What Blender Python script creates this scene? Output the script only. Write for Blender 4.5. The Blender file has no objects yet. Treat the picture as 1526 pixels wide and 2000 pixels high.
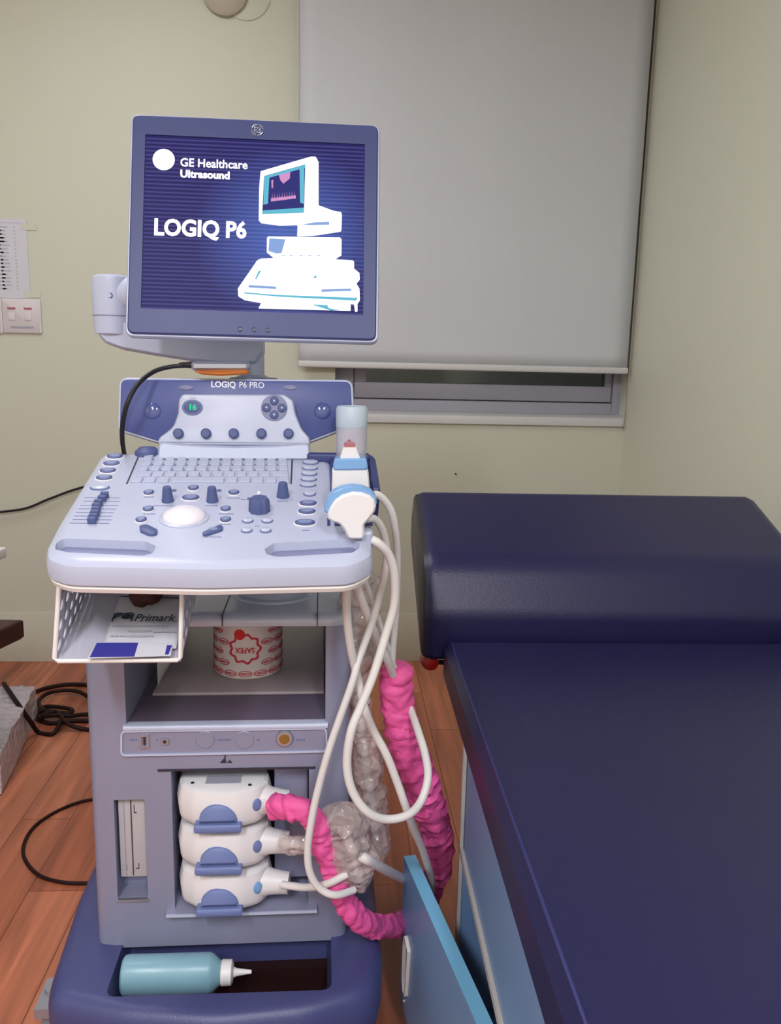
import bpy, bmesh, math, random
from math import sin, cos, pi, radians, sqrt, atan2
from mathutils import Vector, Matrix, noise
random.seed(7)
sc = bpy.context.scene
col = sc.collection

# ------------------------------------------------------------------ camera, light, exposure
F_PX = 1600.0
PITCH, YAW, ROLL = radians(10.7), radians(3.8), radians(1.3)
CAM = Vector((0, 0, 1.2))
cF = Vector((sin(YAW)*cos(PITCH), cos(YAW)*cos(PITCH), -sin(PITCH)))
cR0 = Vector((cos(YAW), -sin(YAW), 0)); cU0 = cR0.cross(cF)
cR = cR0*cos(ROLL) + cU0*sin(ROLL); cU = -cR0*sin(ROLL) + cU0*cos(ROLL)
cam_d = bpy.data.cameras.new('camera'); cam = bpy.data.objects.new('camera', cam_d); col.objects.link(cam)
cam_d.sensor_fit = 'VERTICAL'; cam_d.sensor_height = 36; cam_d.lens = F_PX/2000*36
cam_d.clip_start = 0.05
M = Matrix((cR, cU, -cF)).transposed().to_4x4(); M.translation = CAM
cam.matrix_world = M
sc.camera = cam
sc.view_settings.view_transform = 'Standard'; sc.view_settings.look = 'None'
sc.view_settings.gamma = 1; sc.view_settings.use_curve_mapping = False
sc.view_settings.exposure = 0.0

w = bpy.data.worlds.new('world'); sc.world = w; w.use_nodes = True
w.node_tree.nodes['Background'].inputs[0].default_value = (.02, .03, .04, 1)
w.node_tree.nodes['Background'].inputs[1].default_value = 0.3

def area(name, loc, sx, sy, power, color, rot=(0, 0, 0)):
    l = bpy.data.lights.new(name, 'AREA'); l.shape = 'RECTANGLE'; l.size = sx; l.size_y = sy
    l.energy = power; l.color = color
    o = bpy.data.objects.new(name, l); col.objects.link(o); o.location = loc; o.rotation_euler = rot
    return o
LIGHTS = [((-.75, 1.75, 2.66), .16, 1.2, 17), ((-.75, -1.15, 2.66), .16, 1.2, 60), ((.45, -1.15, 2.66), .16, 1.2, 42)]
for i, (loc, sx, sy, pw) in enumerate(LIGHTS):
    area('tube_light_lamp', loc, sx, sy, pw, (.95, .935, 1.0))

# ------------------------------------------------------------------ helpers
def ray(px, py):
    return cF*F_PX + cR*(px-763) - cU*(py-1000)
def hit(px, py, ax, v, fr=None):
    """point in frame fr (a 4x4 matrix) where the line of sight meets local axis ax = v"""
    o, d = CAM.copy(), ray(px, py)
    if fr is not None:
        inv = fr.inverted(); o = inv @ o; d = inv.to_3x3() @ d
    t = (v - o[ax]) / d[ax]
    return o + d*t
def srgb(c):
    c = c/255
    return c/12.92 if c <= .04045 else ((c+.055)/1.055)**2.4
MATS = {}
def mat(name, rgb, rough=.5, metal=0, spec=.5, coat=0, trans=0, alpha=1, emit=None, es=0, bump=None, var=None, ior=1.45, sss=0):
    m = bpy.data.materials.new(name); m.use_nodes = True
    nt = m.node_tree; b = nt.nodes['Principled BSDF']
    c = tuple(srgb(x) for x in rgb) + (1,)
    b.inputs['Base Color'].default_value = c
    b.inputs['Roughness'].default_value = rough; b.inputs['Metallic'].default_value = metal
    b.inputs['Specular IOR Level'].default_value = spec; b.inputs['Coat Weight'].default_value = coat
    b.inputs['Transmission Weight'].default_value = trans; b.inputs['Alpha'].default_value = alpha
    b.inputs['IOR'].default_value = ior
    if emit:
        b.inputs['Emission Color'].default_value = tuple(srgb(x) for x in emit)+(1,)
        b.inputs['Emission Strength'].default_value = es
    tc = nt.nodes.new('ShaderNodeTexCoord')
    n = nt.nodes.new('ShaderNodeTexNoise'); nt.links.new(tc.outputs['Object'], n.inputs['Vector'])
    n.inputs['Scale'].default_value = (bump or (0, 30))[1]; n.inputs['Detail'].default_value = 4
    if bump:
        bp = nt.nodes.new('ShaderNodeBump'); bp.inputs['Strength'].default_value = bump[0]
        bp.inputs['Distance'].default_value = .002 if len(bump) < 3 else bump[2]
        nt.links.new(n.outputs['Fac'], bp.inputs['Height']); nt.links.new(bp.outputs['Normal'], b.inputs['Normal'])
    v = .06 if var is None else var[0]
    n2 = nt.nodes.new('ShaderNodeTexNoise'); nt.links.new(tc.outputs['Object'], n2.inputs['Vector'])
    n2.inputs['Scale'].default_value = 3 if var is None else var[1]; n2.inputs['Detail'].default_value = 3
    mx = nt.nodes.new('ShaderNodeMix'); mx.data_type = 'RGBA'
    nt.links.new(n2.outputs['Fac'], mx.inputs['Factor'])
    mx.inputs[6].default_value = tuple(x*(1-v) for x in c[:3])+(1,); mx.inputs[7].default_value = tuple(min(1, x*(1+v)) for x in c[:3])+(1,)
    nt.links.new(mx.outputs[2], b.inputs['Base Color'])
    MATS[name] = m
    return m

def tag(o, label=None, cat=None, group=None, kind=None):
    if label: o['label'] = label
    if cat: o['category'] = cat
    if group: o['group'] = group
    if kind: o['kind'] = kind
    return o
def link(name, me, m, parent=None, smooth=True, mods=()):
    o = bpy.data.objects.new(name, me); col.objects.link(o)
    if m is not None and not me.materials: me.materials.append(m)
    if smooth:
        for p in me.polygons: p.use_smooth = True
        me.set_sharp_from_angle(angle=radians(38))
    if parent is not None: o.parent = parent
    return o
def obj(name, bm, m, parent=None, smooth=True, bevel=0, seg=3, label=None, solid=0):
    bmesh.ops.recalc_face_normals(bm, faces=bm.faces)
    me = bpy.data.meshes.new(name); bm.to_mesh(me); bm.free()
    o = link(name, me, m, parent, smooth and not bevel)
    if solid:
        s = o.modifiers.new('solid', 'SOLIDIFY'); s.thickness = solid; s.offset = 0
    if bevel:
        b = o.modifiers.new('bevel', 'BEVEL'); b.width = bevel; b.segments = seg; b.limit_method = 'ANGLE'; b.angle_limit = radians(35)
        b.harden_normals = False
        for p in me.polygons: p.use_smooth = True
        bake(o)
        o.data.set_sharp_from_angle(angle=radians(50))
    if label: o['label'] = label
    return o
def bake(o):
    dg = bpy.context.evaluated_depsgraph_get(); dg.update()
    me = bpy.data.meshes.new_from_object(o.evaluated_get(dg)); o.modifiers.clear(); o.data = me
def empty(name, loc=(0, 0, 0), rot=(0, 0, 0), mw=None):
    o = bpy.data.objects.new(name, None); col.objects.link(o); o.location = loc; o.rotation_euler = rot
    if mw is not None: o.matrix_world = mw
    o.empty_display_size = .05
    return o
def box(bm, x0, x1, y0, y1, z0, z1, mw=None):
    vs = [bm.verts.new((x, y, z)) for x in (x0, x1) for y in (y0, y1) for z in (z0, z1)]
    for f in ((0, 1, 3, 2), (4, 6, 7, 5), (0, 4, 5, 1), (2, 3, 7, 6), (0, 2, 6, 4), (1, 5, 7, 3)):
        bm.faces.new([vs[i] for i in f])
    if mw is not None:
        for v in vs: v.co = mw @ v.co
    return bm
def Box(*a, mw=None): return box(bmesh.new(), *a, mw=mw)
def ring_loft(bm, rings, cap0=True, cap1=True, closed=True):
    R_ = [[bm.verts.new(p) for p in r] for r in rings]
    n = len(R_[0])
    for a, b in zip(R_, R_[1:]):
        for i in range(n if closed else n-1):
            j = (i+1) % n
            bm.faces.new((a[i], a[j], b[j], b[i]))
    if cap0: bm.faces.new(R_[0][::-1])
    if cap1: bm.faces.new(R_[-1])
    return bm
def cyl(bm, p0, p1, r0, r1=None, n=32, cap=True):
    p0, p1 = Vector(p0), Vector(p1); r1 = r0 if r1 is None else r1
    d = (p1-p0).normalized(); a = d.orthogonal().normalized(); b = d.cross(a)
    rings = [[c + a*r*cos(2*pi*i/n) + b*r*sin(2*pi*i/n) for i in range(n)] for c, r in ((p0, r0), (p1, r1))]
    return ring_loft(bm, rings, cap, cap)
def Cyl(*a, **k): return cyl(bmesh.new(), *a, **k)
def lathe(bm, c, axis, prof, n=40, sx=1, sy=1):
    """prof = [(radius, along-axis)], closed at both ends"""
    c = Vector(c); d = Vector(axis).normalized()
    a = Vector((1, 0, 0)) if abs(d.x) < .9 else Vector((0, 1, 0))
    a = (a - d*a.dot(d)).normalized(); b = d.cross(a)
    rings = [[c + d*h + a*max(r, 1e-5)*sx*cos(2*pi*i/n) + b*max(r, 1e-5)*sy*sin(2*pi*i/n) for i in range(n)] for r, h in prof]
    return ring_loft(bm, rings)
def Lathe(*a, **k): return lathe(bmesh.new(), *a, **k)
def catmull(P, sub=8, closed=False):
    P = [Vector(p) for p in P]; out = []; n = len(P)
    for i in range(n if closed else n-1):
        g = (lambda k: P[k % n]) if closed else (lambda k: P[min(max(k, 0), n-1)])
        p0, p1, p2, p3 = g(i-1), g(i), g(i+1), g(i+2)
        for s in range(sub):
            t = s/sub
            out.append(.5*((2*p1)+(p2-p0)*t+(2*p0-5*p1+4*p2-p3)*t*t+(3*p1-p0-3*p2+p3)*t**3))
    if not closed: out.append(P[-1])
    return out
def tube(bm, path, r, n=12, rf=None, cap=True):
    """sweep; rf(i, frac, angle) -> radius factor"""
    up = None; rings = []; L = len(path)
    for i, p in enumerate(path):
        t = (path[min(i+1, L-1)] - path[max(i-1, 0)])
        if t.length < 1e-9: t = Vector((0, 0, 1))
        t.normalize()
        if up is None: up = t.orthogonal().normalized()
        up = (up - t*up.dot(t)).normalized(); b = t.cross(up)
        rings.append([p + (up*cos(2*pi*k/n) + b*sin(2*pi*k/n)) * r*(rf(i, i/(L-1), 2*pi*k/n) if rf else 1) for k in range(n)])
    return ring_loft(bm, rings, cap, cap)
def cable(name, pts, r, m, parent=None, sub=10, n=12, label=None):
    return obj(name, tube(bmesh.new(), catmull(pts, sub), r, n), m, parent, label=label)
def px_path(L, fr=None):
    return [hit(x, y, 1, Y, fr) for x, y, Y in L]
def rpoly(pts, r, seg=6):
    """rounded polygon in 2D; r scalar or list"""
    n = len(pts); out = []
    for i in range(n):
        p = Vector(pts[i]).to_2d(); a = (Vector(pts[i-1]).to_2d()-p); b = (Vector(pts[(i+1) % n]).to_2d()-p)
        rr = r[i] if isinstance(r, (list, tuple)) else r
        la, lb = a.length, b.length; a.normalize(); b.normalize()
        ang = math.acos(max(-1, min(1, a.dot(b))))
        if rr <= 0 or ang > radians(176): out.append(p); continue
        d = min(rr/math.tan(ang/2), la*.48, lb*.48)
        s, e = p+a*d, p+b*d
        for k in range(seg+1):
            t = k/seg
            out.append(s*(1-t)**2 + p*2*t*(1-t) + e*t*t)
    return out
def area2(P):
    return sum(P[i-1][0]*P[i][1]-P[i][0]*P[i-1][1] for i in range(len(P)))/2
def offset(P, d):
    """inset by d (positive = inward)"""
    s = 1 if area2(P) > 0 else -1; n = len(P); out = []
    for i in range(n):
        a = (P[i]-P[i-1]); b = (P[(i+1) % n]-P[i])
        if a.length < 1e-9: a = b
        if b.length < 1e-9: b = a
        a = a.normalized(); b = b.normalized()
        na = Vector((-a.y, a.x))*s; nb = Vector((-b.y, b.x))*s
        m = (na+nb); m = m.normalized() if m.length > 1e-6 else na
        out.append(P[i] + m*d/max(.5, m.dot(na)))
    return out
def prism(bm, P, levels, mp):
    """loft 2D outline P through levels [(h, inset)], mp(u, v, h) -> 3D; ends closed with triangulated caps"""
    rings = []
    for h, ins in levels:
        Q = offset(P, ins) if abs(ins) > 1e-9 else P
        rings.append([Vector(mp(q[0], q[1], h)) for q in Q])
    k0 = len(bm.faces)
    ring_loft(bm, rings)
    bm.normal_update(); bm.faces.ensure_lookup_table()
    caps = [f for f in bm.faces[k0:] if len(f.verts) > 4]
    if caps: bmesh.ops.triangulate(bm, faces=caps, ngon_method='EAR_CLIP')
    return bm
def XZ(u, v, h): return (u, h, v)      # front-facing: h = local y
def XY(u, v, h): return (u, v, h)      # flat: h = up
def YZ(u, v, h): return (h, u, v)      # side profile
def Prism(P, levels, mp): return prism(bmesh.new(), [Vector(p).to_2d() for p in P], levels, mp)
def cut(o, cutters):
    """boolean difference with a list of bmeshes, baked"""
    tmp = []
    for i, bm in enumerate(cutters):
        bmesh.ops.recalc_face_normals(bm, faces=bm.faces)
        me = bpy.data.meshes.new('c'); bm.to_mesh(me); bm.free()
        c = bpy.data.objects.new('c', me); col.objects.link(c); tmp.append(c)
        c.matrix_world = o.matrix_world if not o.parent else Matrix()
        c.parent = o.parent
        md = o.modifiers.new('b%d' % i, 'BOOLEAN'); md.object = c; md.operation = 'DIFFERENCE'; md.solver = 'EXACT'
    bpy.context.view_layer.update()
    bake(o)
    for c in tmp: bpy.data.objects.remove(c)
    for p in o.data.polygons: p.use_smooth = True
    o.data.set_sharp_from_angle(angle=radians(30))
    return o
def text_bm(s, size, bold=0, extrude=.0003, align='LEFT', spacing=1, wscale=1):
    cu = bpy.data.curves.new('t', 'FONT'); cu.body = s; cu.size = size; cu.offset = bold; cu.extrude = extrude
    cu.align_x = align; cu.align_y = 'CENTER'; cu.space_character = spacing; cu.resolution_u = 3
    o = bpy.data.objects.new('t', cu); col.objects.link(o)
    dg = bpy.context.evaluated_depsgraph_get(); dg.update()
    me = bpy.data.meshes.new_from_object(o.evaluated_get(dg))
    bm = bmesh.new(); bm.from_mesh(me)
    bpy.data.objects.remove(o)
    for v in bm.verts: v.co.x *= wscale
    return bm
def place(bm, fn):
    for v in bm.verts: v.co = Vector(fn(v.co))
    return bm
def join(bms):
    out = bmesh.new()
    for b in bms:
        me = bpy.data.meshes.new('j'); b.to_mesh(me); b.free(); out.from_mesh(me); bpy.data.meshes.remove(me)
    return out
def circ(cx, cy, rx, ry=None, n=28, a0=0):
    ry = rx if ry is None else ry
    return [Vector((cx+rx*cos(a0+2*pi*i/n), cy+ry*sin(a0+2*pi*i/n))) for i in range(n)]
def band(outer, inner, levels, mp):
    """flat ring between two outlines with equal point counts"""
    bm = bmesh.new(); n = len(outer)
    h0, h1 = levels
    A = [[bm.verts.new(mp(p[0], p[1], h)) for p in o_] for o_ in (outer, inner) for h in (h0, h1)]
    o0, o1, i0, i1 = A
    for i in range(n):
        j = (i+1) % n
        bm.faces.new((o0[i], o0[j], o1[j], o1[i])); bm.faces.new((i0[j], i0[i], i1[i], i1[j]))
        bm.faces.new((o1[i], o1[j], i1[j], i1[i])); bm.faces.new((o0[j], o0[i], i0[i], i0[j]))
    return bm

# ------------------------------------------------------------------ materials
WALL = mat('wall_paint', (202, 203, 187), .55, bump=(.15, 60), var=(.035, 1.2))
WALL_LIT = mat('wall_paint_lit', (220, 223, 207), .5, bump=(.15, 60), var=(.03, 1.5))  # same paint as the other walls, lightened to stand in for light on it
CEIL = mat('ceiling_paint', (225, 225, 218), .8)
BLIND = mat('blind_fabric', (202, 205, 210), .7, bump=(.25, 400), var=(.02, 1))
ALU = mat('white_aluminium', (164, 162, 176), .4)
SILL = mat('sill_paint', (206, 206, 206), .45, bump=(.3, 20))
WHITE = mat('white_plastic', (228, 226, 226), .35)
OFFW = mat('probe_white', (220, 219, 222), .38)
SILVER = mat('silver_plastic', (142, 146, 172), .38, metal=.25, var=(.02, 2))
SILVERL = mat('light_silver_plastic', (186, 194, 218), .32, metal=.05, var=(.02, 2))
METAL = mat('satin_metal', (176, 180, 194), .3, metal=.75)
PANEL = mat('panel_plastic', (178, 184, 207), .33, var=(.015, 2))
PANELD = mat('panel_recess', (122, 126, 160), .45)  # darker panel grey; also paints the shade inside the hand recesses
NAVY = mat('navy_bezel', (50, 60, 112), .42, var=(.04, 3))
KNOB = mat('blue_grey_rubber', (76, 88, 134), .5)
KEYO = mat('outline_blue', (98, 108, 150), .5)
BASE = mat('base_blue', (66, 70, 116), .36, bump=(.2, 500), var=(.05, 4))
DARK = mat('dark_cavity', (50, 44, 58), .6)
GREYT = mat('grey_shelf_mat', (172, 162, 168), .4)
SHELFD = mat('shelf_purple', (104, 94, 116), .4)
BLACK = mat('black_rubber', (22, 20, 24), .5)
BROWNC = mat('dark_cable', (38, 20, 20), .55, spec=.2)
CABLE = mat('cable_white', (212, 210, 210), .45)
PINK = mat('pink_crepe', (224, 88, 156), .6, bump=(.8, 120), var=(.12, 40))
LATCH = mat('latch_blue', (108, 124, 174), .45)
LENS = mat('lens_blue', (120, 162, 208), .3)
LENSR = mat('lens_red_grey', (168, 98, 108), .4)
VINYL = mat('navy_vinyl', (30, 30, 70), .38, bump=(.25, 260), var=(.05, 2))
VINYLP = mat('navy_piping', (40, 44, 100), .4)
VINYLD = mat('black_vinyl_side', (38, 36, 48), .4)
LBLUE = mat('light_blue_laminate', (118, 154, 200), .35, var=(.05, 3))
LBLUET = mat('bright_blue_edge', (120, 186, 222), .35)
STEEL = mat('white_steel', (200, 196, 190), .4)
RED = mat('red_plastic', (150, 14, 16), .35)
BOTTLE = mat('teal_gel_bottle', (136, 180, 196), .3, trans=.15, var=(.15, 14))
FROST = mat('frosted_plastic', (206, 204, 222), .35, alpha=.62)
FROSTC = mat('frosted_lid', (192, 208, 222), .4, alpha=.85)
ORANGE = mat('orange_silicone', (196, 112, 44), .45)
DBROWN = mat('dark_brown_cloth', (62, 28, 26), .8, bump=(.8, 40, .01), var=(.3, 30))
PAPER = mat('paper', (206, 206, 216), .6)
PAPERB = mat('paper_blue', (58, 58, 150), .5)
INK = mat('ink_dark', (44, 56, 76), .6)
INKG = mat('ink_grey', (158, 158, 172), .7)
INKR = mat('ink_red', (206, 50, 74), .5)
INKRB = mat('ink_bright_red', (218, 34, 34), .5)
TAPEW = mat('tape_white', (226, 216, 216), .5)
PLATE = mat('switch_plastic', (214, 208, 212), .4)
DWOOD = mat('dark_wood', (58, 30, 26), .4, var=(.2, 10))
CREAM = mat('cream_plastic', (176, 168, 150), .5)
GOLD = mat('brass_port', (150, 120, 60), .4, metal=.6)
DRIVE = mat('beige_drive', (176, 172, 176), .5)
WHEEL = mat('wheel_grey', (120, 118, 126), .5)
WTEXT = mat('white_print', (225, 228, 238), .5)

def emis(name, rgb, s):
    m = bpy.data.materials.new(name); m.use_nodes = True; nt = m.node_tree
    nt.nodes.remove(nt.nodes['Principled BSDF'])
    e = nt.nodes.new('ShaderNodeEmission'); e.inputs[0].default_value = tuple(srgb(x) for x in rgb)+(1,); e.inputs[1].default_value = s
    nt.links.new(e.outputs[0], nt.nodes['Material Output'].inputs[0])
    return m
EWHITE = emis('screen_white', (248, 244, 255), 1.5)
ECYAN = emis('screen_cyan', (110, 200, 225), .9)
EPINK = emis('screen_pink', (225, 160, 215), .9)
ENAVY = emis('screen_inner', (62, 62, 130), .9)
ELIGHT = emis('screen_pale_blue', (150, 180, 235), .9)
EGREEN = emis('led_green', (40, 230, 150), 1.2)
ETUBE = emis('tube_glow', (255, 252, 255), 6)

def screen_mat():
    m = bpy.data.materials.new('screen_blue'); m.use_nodes = True; nt = m.node_tree; N = nt.nodes; L = nt.links
    b = N['Principled BSDF']; b.inputs['Base Color'].default_value = (.004, .004, .01, 1); b.inputs['Roughness'].default_value = .4; b.inputs['Specular IOR Level'].default_value = .08
    tc = N.new('ShaderNodeTexCoord'); sp = N.new('ShaderNodeSeparateXYZ'); L.new(tc.outputs['Object'], sp.inputs[0])
    mm = N.new('ShaderNodeMath'); mm.operation = 'MULTIPLY'; mm.inputs[1].default_value = 2*pi/.0066; L.new(sp.outputs['Z'], mm.inputs[0])
    sn = N.new('ShaderNodeMath'); sn.operation = 'SINE'; L.new(mm.outputs[0], sn.inputs[0])
    cr = N.new('ShaderNodeMapRange'); L.new(sn.outputs[0], cr.inputs[0]); cr.inputs[1].default_value = .1; cr.inputs[2].default_value = 1
    # display backdrop: blue spot behind the product image, part of it painted lens bloom
    mp = N.new('ShaderNodeVectorMath'); mp.operation = 'DISTANCE'; L.new(tc.outputs['Object'], mp.inputs[0]); mp.inputs[1].default_value = (.055, 0, -.015)
    g = N.new('ShaderNodeMapRange'); L.new(mp.outputs['Value'], g.inputs[0]); g.inputs[1].default_value = .03; g.inputs[2].default_value = .15; g.inputs[3].default_value = 1; g.inputs[4].default_value = 0
    c1 = N.new('ShaderNodeMix'); c1.data_type = 'RGBA'; L.new(g.outputs[0], c1.inputs['Factor'])
    c1.inputs[6].default_value = (srgb(36), srgb(32), srgb(96), 1); c1.inputs[7].default_value = (srgb(72), srgb(98), srgb(178), 1)
    c2 = N.new('ShaderNodeMix'); c2.data_type = 'RGBA'; c2.blend_type = 'ADD'
    mf = N.new('ShaderNodeMath'); mf.operation = 'MULTIPLY'; mf.inputs[1].default_value = .85; L.new(cr.outputs[0], mf.inputs[0])
    L.new(mf.outputs[0], c2.inputs['Factor']); L.new(c1.outputs[2], c2.inputs[6]); c2.inputs[7].default_value = (srgb(70), srgb(68), srgb(116), 1)
    L.new(c2.outputs[2], b.inputs['Emission Color']); b.inputs['Emission Strength'].default_value = .9
    return m
SCREEN = screen_mat()

def floor_mat():
    m = bpy.data.materials.new('laminate_floor'); m.use_nodes = True; nt = m.node_tree; N = nt.nodes; L = nt.links
    b = N['Principled BSDF']; b.inputs['Roughness'].default_value = .38
    tc = N.new('ShaderNodeTexCoord'); mp = N.new('ShaderNodeMapping'); L.new(tc.outputs['Object'], mp.inputs[0])
    mp.inputs['Rotation'].default_value = (0, 0, radians(90)); mp.inputs['Location'].default_value = (.1, .06, 0)
    br = N.new('ShaderNodeTexBrick'); L.new(mp.outputs[0], br.inputs['Vector'])
    br.inputs['Scale'].default_value = 1; br.inputs['Brick Width'].default_value = .8; br.inputs['Row Height'].default_value = .125
    br.inputs['Mortar Size'].default_value = .0015; br.offset = .37
    br.inputs['Color1'].default_value = (srgb(200), srgb(124), srgb(92), 1); br.inputs['Color2'].default_value = (srgb(162), srgb(90), srgb(64), 1)
    br.inputs['Mortar'].default_value = (srgb(134), srgb(72), srgb(48), 1)
    n = N.new('ShaderNodeTexNoise'); m2 = N.new('ShaderNodeMapping'); L.new(tc.outputs['Object'], m2.inputs[0]); m2.inputs['Scale'].default_value = (22, 1.6, 1)
    L.new(m2.outputs[0], n.inputs['Vector']); n.inputs['Scale'].default_value = 1.2; n.inputs['Detail'].default_value = 6; n.inputs['Distortion'].default_value = .8
    cr = N.new('ShaderNodeMapRange'); L.new(n.outputs['Fac'], cr.inputs[0]); cr.inputs[1].default_value = .3; cr.inputs[2].default_value = .7; cr.inputs[3].default_value = .62; cr.inputs[4].default_value = 1.2
    mx = N.new('ShaderNodeMix'); mx.data_type = 'RGBA'; mx.blend_type = 'MULTIPLY'; mx.inputs['Factor'].default_value = 1
    L.new(br.outputs['Color'], mx.inputs[6]); L.new(cr.outputs[0], mx.inputs[7]); L.new(mx.outputs[2], b.inputs['Base Color'])
    return m
FLOOR = floor_mat()

def wrap_mat():
    m = bpy.data.materials.new('clear_plastic_wrap'); m.use_nodes = True; nt = m.node_tree; N = nt.nodes; L = nt.links
    b = N['Principled BSDF']; b.inputs['Base Color'].default_value = (srgb(208), srgb(192), srgb(190), 1); b.inputs['Roughness'].default_value = .1
    b.inputs['Specular IOR Level'].default_value = .9
    tc = N.new('ShaderNodeTexCoord'); v = N.new('ShaderNodeTexVoronoi'); L.new(tc.outputs['Object'], v.inputs['Vector']); v.inputs['Scale'].default_value = 85
    bp = N.new('ShaderNodeBump'); bp.inputs['Strength'].default_value = .9; bp.inputs['Distance'].default_value = .004; L.new(v.outputs['Distance'], bp.inputs['Height'])
    L.new(bp.outputs[0], b.inputs['Normal'])
    b.inputs['Alpha'].default_value = .5
    return m
WRAP = wrap_mat()
GLASS = bpy.data.materials.new('window_glass'); GLASS.use_nodes = True
_b = GLASS.node_tree.nodes['Principled BSDF']; _b.inputs['Transmission Weight'].default_value = 1; _b.inputs['Roughness'].default_value = .03; _b.inputs['Base Color'].default_value = (.35, .42, .4, 1); _b.inputs['Specular IOR Level'].default_value = .2

# ------------------------------------------------------------------ the room
XL, XR, YB, YF, H = -1.75, 1.105, 3.12, -2.2, 2.75
WX0, WZ0, WZ1, WD = -.012, .965, 2.6, .09
def struct(name, bm, m, bevel=0):
    return tag(obj(name, bm, m, None, True, bevel), kind='structure')
struct('floor', Box(XL-.1, XR+.1, YF-.1, YB+.3, -.1, 0), FLOOR)
struct('ceiling', Box(XL-.1, XR+.1, YF-.1, YB+.3, H, H+.1), CEIL)
struct('wall_left', Box(XL-.1, XL, YF, YB+.1, 0, H), WALL)
struct('wall_right', Box(XR, XR+.12, YF, YB+.1, 0, H), WALL_LIT)
struct('wall_front', Box(XL, XR, YF-.1, YF, 0, H), WALL)
bm = bmesh.new()
box(bm, XL, WX0, YB, YB+.2, 0, H); box(bm, WX0, XR+.1, YB, YB+.2, 0, WZ0); box(bm, WX0, XR+.1, YB, YB+.2, WZ1, H)
struct('wall_back', bm, WALL)
wr = empty('window_1'); tag(wr, kind='structure')
fy = YB+.075
bm = bmesh.new()
box(bm, WX0+.07, XR-.03, fy-.01, YB+.16, WZ0-.01, WZ0+.075)                 # outer frame bottom
box(bm, WX0, WX0+.07, fy-.01, YB+.16, WZ0, WZ1)
box(bm, XR-.03, XR+.002, fy-.01, YB+.16, WZ0, WZ1)
box(bm, WX0+.07, XR-.03, fy-.01, YB+.16, WZ1-.05, WZ1)
obj('window_frame', bm, ALU, wr, bevel=.004)
bm = bmesh.new()
box(bm, WX0+.072, XR-.032, fy, YB+.12, WZ0+.078, WZ0+.14); box(bm, WX0+.072, WX0+.12, fy, YB+.12, WZ0+.14, WZ1-.05)
box(bm, XR-.06, XR-.032, fy, YB+.12, WZ0+.14, WZ1-.05)
obj('window_sash', bm, ALU, wr, bevel=.004)
obj('window_pane', Box(WX0+.11, XR-.05, fy+.02, fy+.026, WZ0+.14, WZ1-.05), GLASS, wr)
obj('window_sill', Prism([(YB-.016, WZ0-.01), (YB-.016, WZ0+.022), (YB+.02, WZ0+.03), (fy, WZ0+.034), (fy, WZ0-.0)], [(WX0+.0, 0), (XR+.002, 0)], YZ), SILL, wr, bevel=.006)
struct('trim_1', Box(XR-.006, XR+.002, YB-.03, YB-.022, WZ0-.02, H-.002), CREAM)
struct('baseboard_back', Box(XL, XR, YB-.003, YB, 0, .2), WALL, .001)

# roller blind in front of the window
bl = empty('roller_blind', (0, 0, 0))
tag(bl, 'grey fabric roller blind pulled down over the window beside the machine', 'blind')
BX0, BX1, BY = -.146, 1.084, YB-.05
bz = hit(900, 712, 1, BY).z
bm = bmesh.new(); rows = 30
vs = [[bm.verts.new((BX0+(BX1-BX0)*i/20, BY+.002*sin(i*.9+.3)+.0012*sin(j*.7), bz+(2.6-bz)*j/rows)) for i in range(21)] for j in range(rows+1)]
for j in range(rows):
    for i in range(20): bm.faces.new((vs[j][i], vs[j][i+1], vs[j+1][i+1], vs[j+1][i]))
obj('fabric', bm, BLIND, bl, solid=.0015)
obj('bottom_bar', Box(BX0-.002, BX1+.004, BY-.009, BY+.009, bz-.022, bz+.002), SILL, bl, bevel=.006)
obj('roller', Cyl((BX0, BY+.01, 2.6), (BX1, BY+.01, 2.6), .03), BLIND, bl)
for x in (BX0-.01, BX1+.004): obj('bracket', Box(x, x+.006, BY-.03, YB-.001, 2.56, 2.64), WHITE, bl)
obj('pull_cord', Cyl((BX0-.005, BY-.01, 1.2), (BX0-.005, BY-.01, 2.6), .0012, n=8), SILL, bl)

# ceiling tube lights
for i, (loc, sx, sy, pw) in enumerate(LIGHTS):
    t = empty('ceiling_light', (loc[0], loc[1], H))
    tag(t, ['white tube light fixture on the ceiling nearest the window wall', 'white tube light fixture on the ceiling behind, on the machine side', 'white tube light fixture on the ceiling behind, on the couch side'][i], 'ceiling light', 'ceiling tube lights')
    obj('housing', Box(-.09, .09, -.62, .62, -.045, -.001), WHITE, t, bevel=.005)
    obj('tube', Cyl((0, -.58, -.06), (0, .58, -.06), .014, n=16), ETUBE, t)

# things on the back wall
p0 = hit(-60, 425, 1, YB); p1 = hit(60, 583, 1, YB)
t = empty('wall_notice', (p1.x, YB-.001, p1.z)); tag(t, 'white printed notice sheet taped on the wall above the switches', 'notice')
W_, H_ = p1.x-p0.x, p0.z-p1.z
obj('sheet', Box(-W_, 0, -.0012, 0, 0, H_), PAPER, t)
bm = bmesh.new()
box(bm, -W_*.95, -.012, -.0018, -.0012, H_-.014, H_-.0125)
for k in range(19):
    z = H_-.03-k*.0125
    if z < .02: break
    for c, wd in ((-W_*.9, .05), (-W_*.6, .04), (-.095, .034), (-.045, .006)):
        box(bm, c, c+wd*(.6+.4*random.random()), -.0018, -.0012, z, z+.005)
obj('printed_table', bm, mat('ink_pale', (180, 180, 194), .7), t)
for z in (H_-.036, .003): obj('tape', Box(-.02, .035, -.0022, -.0013, z, z+.02), WALL, t)
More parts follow.
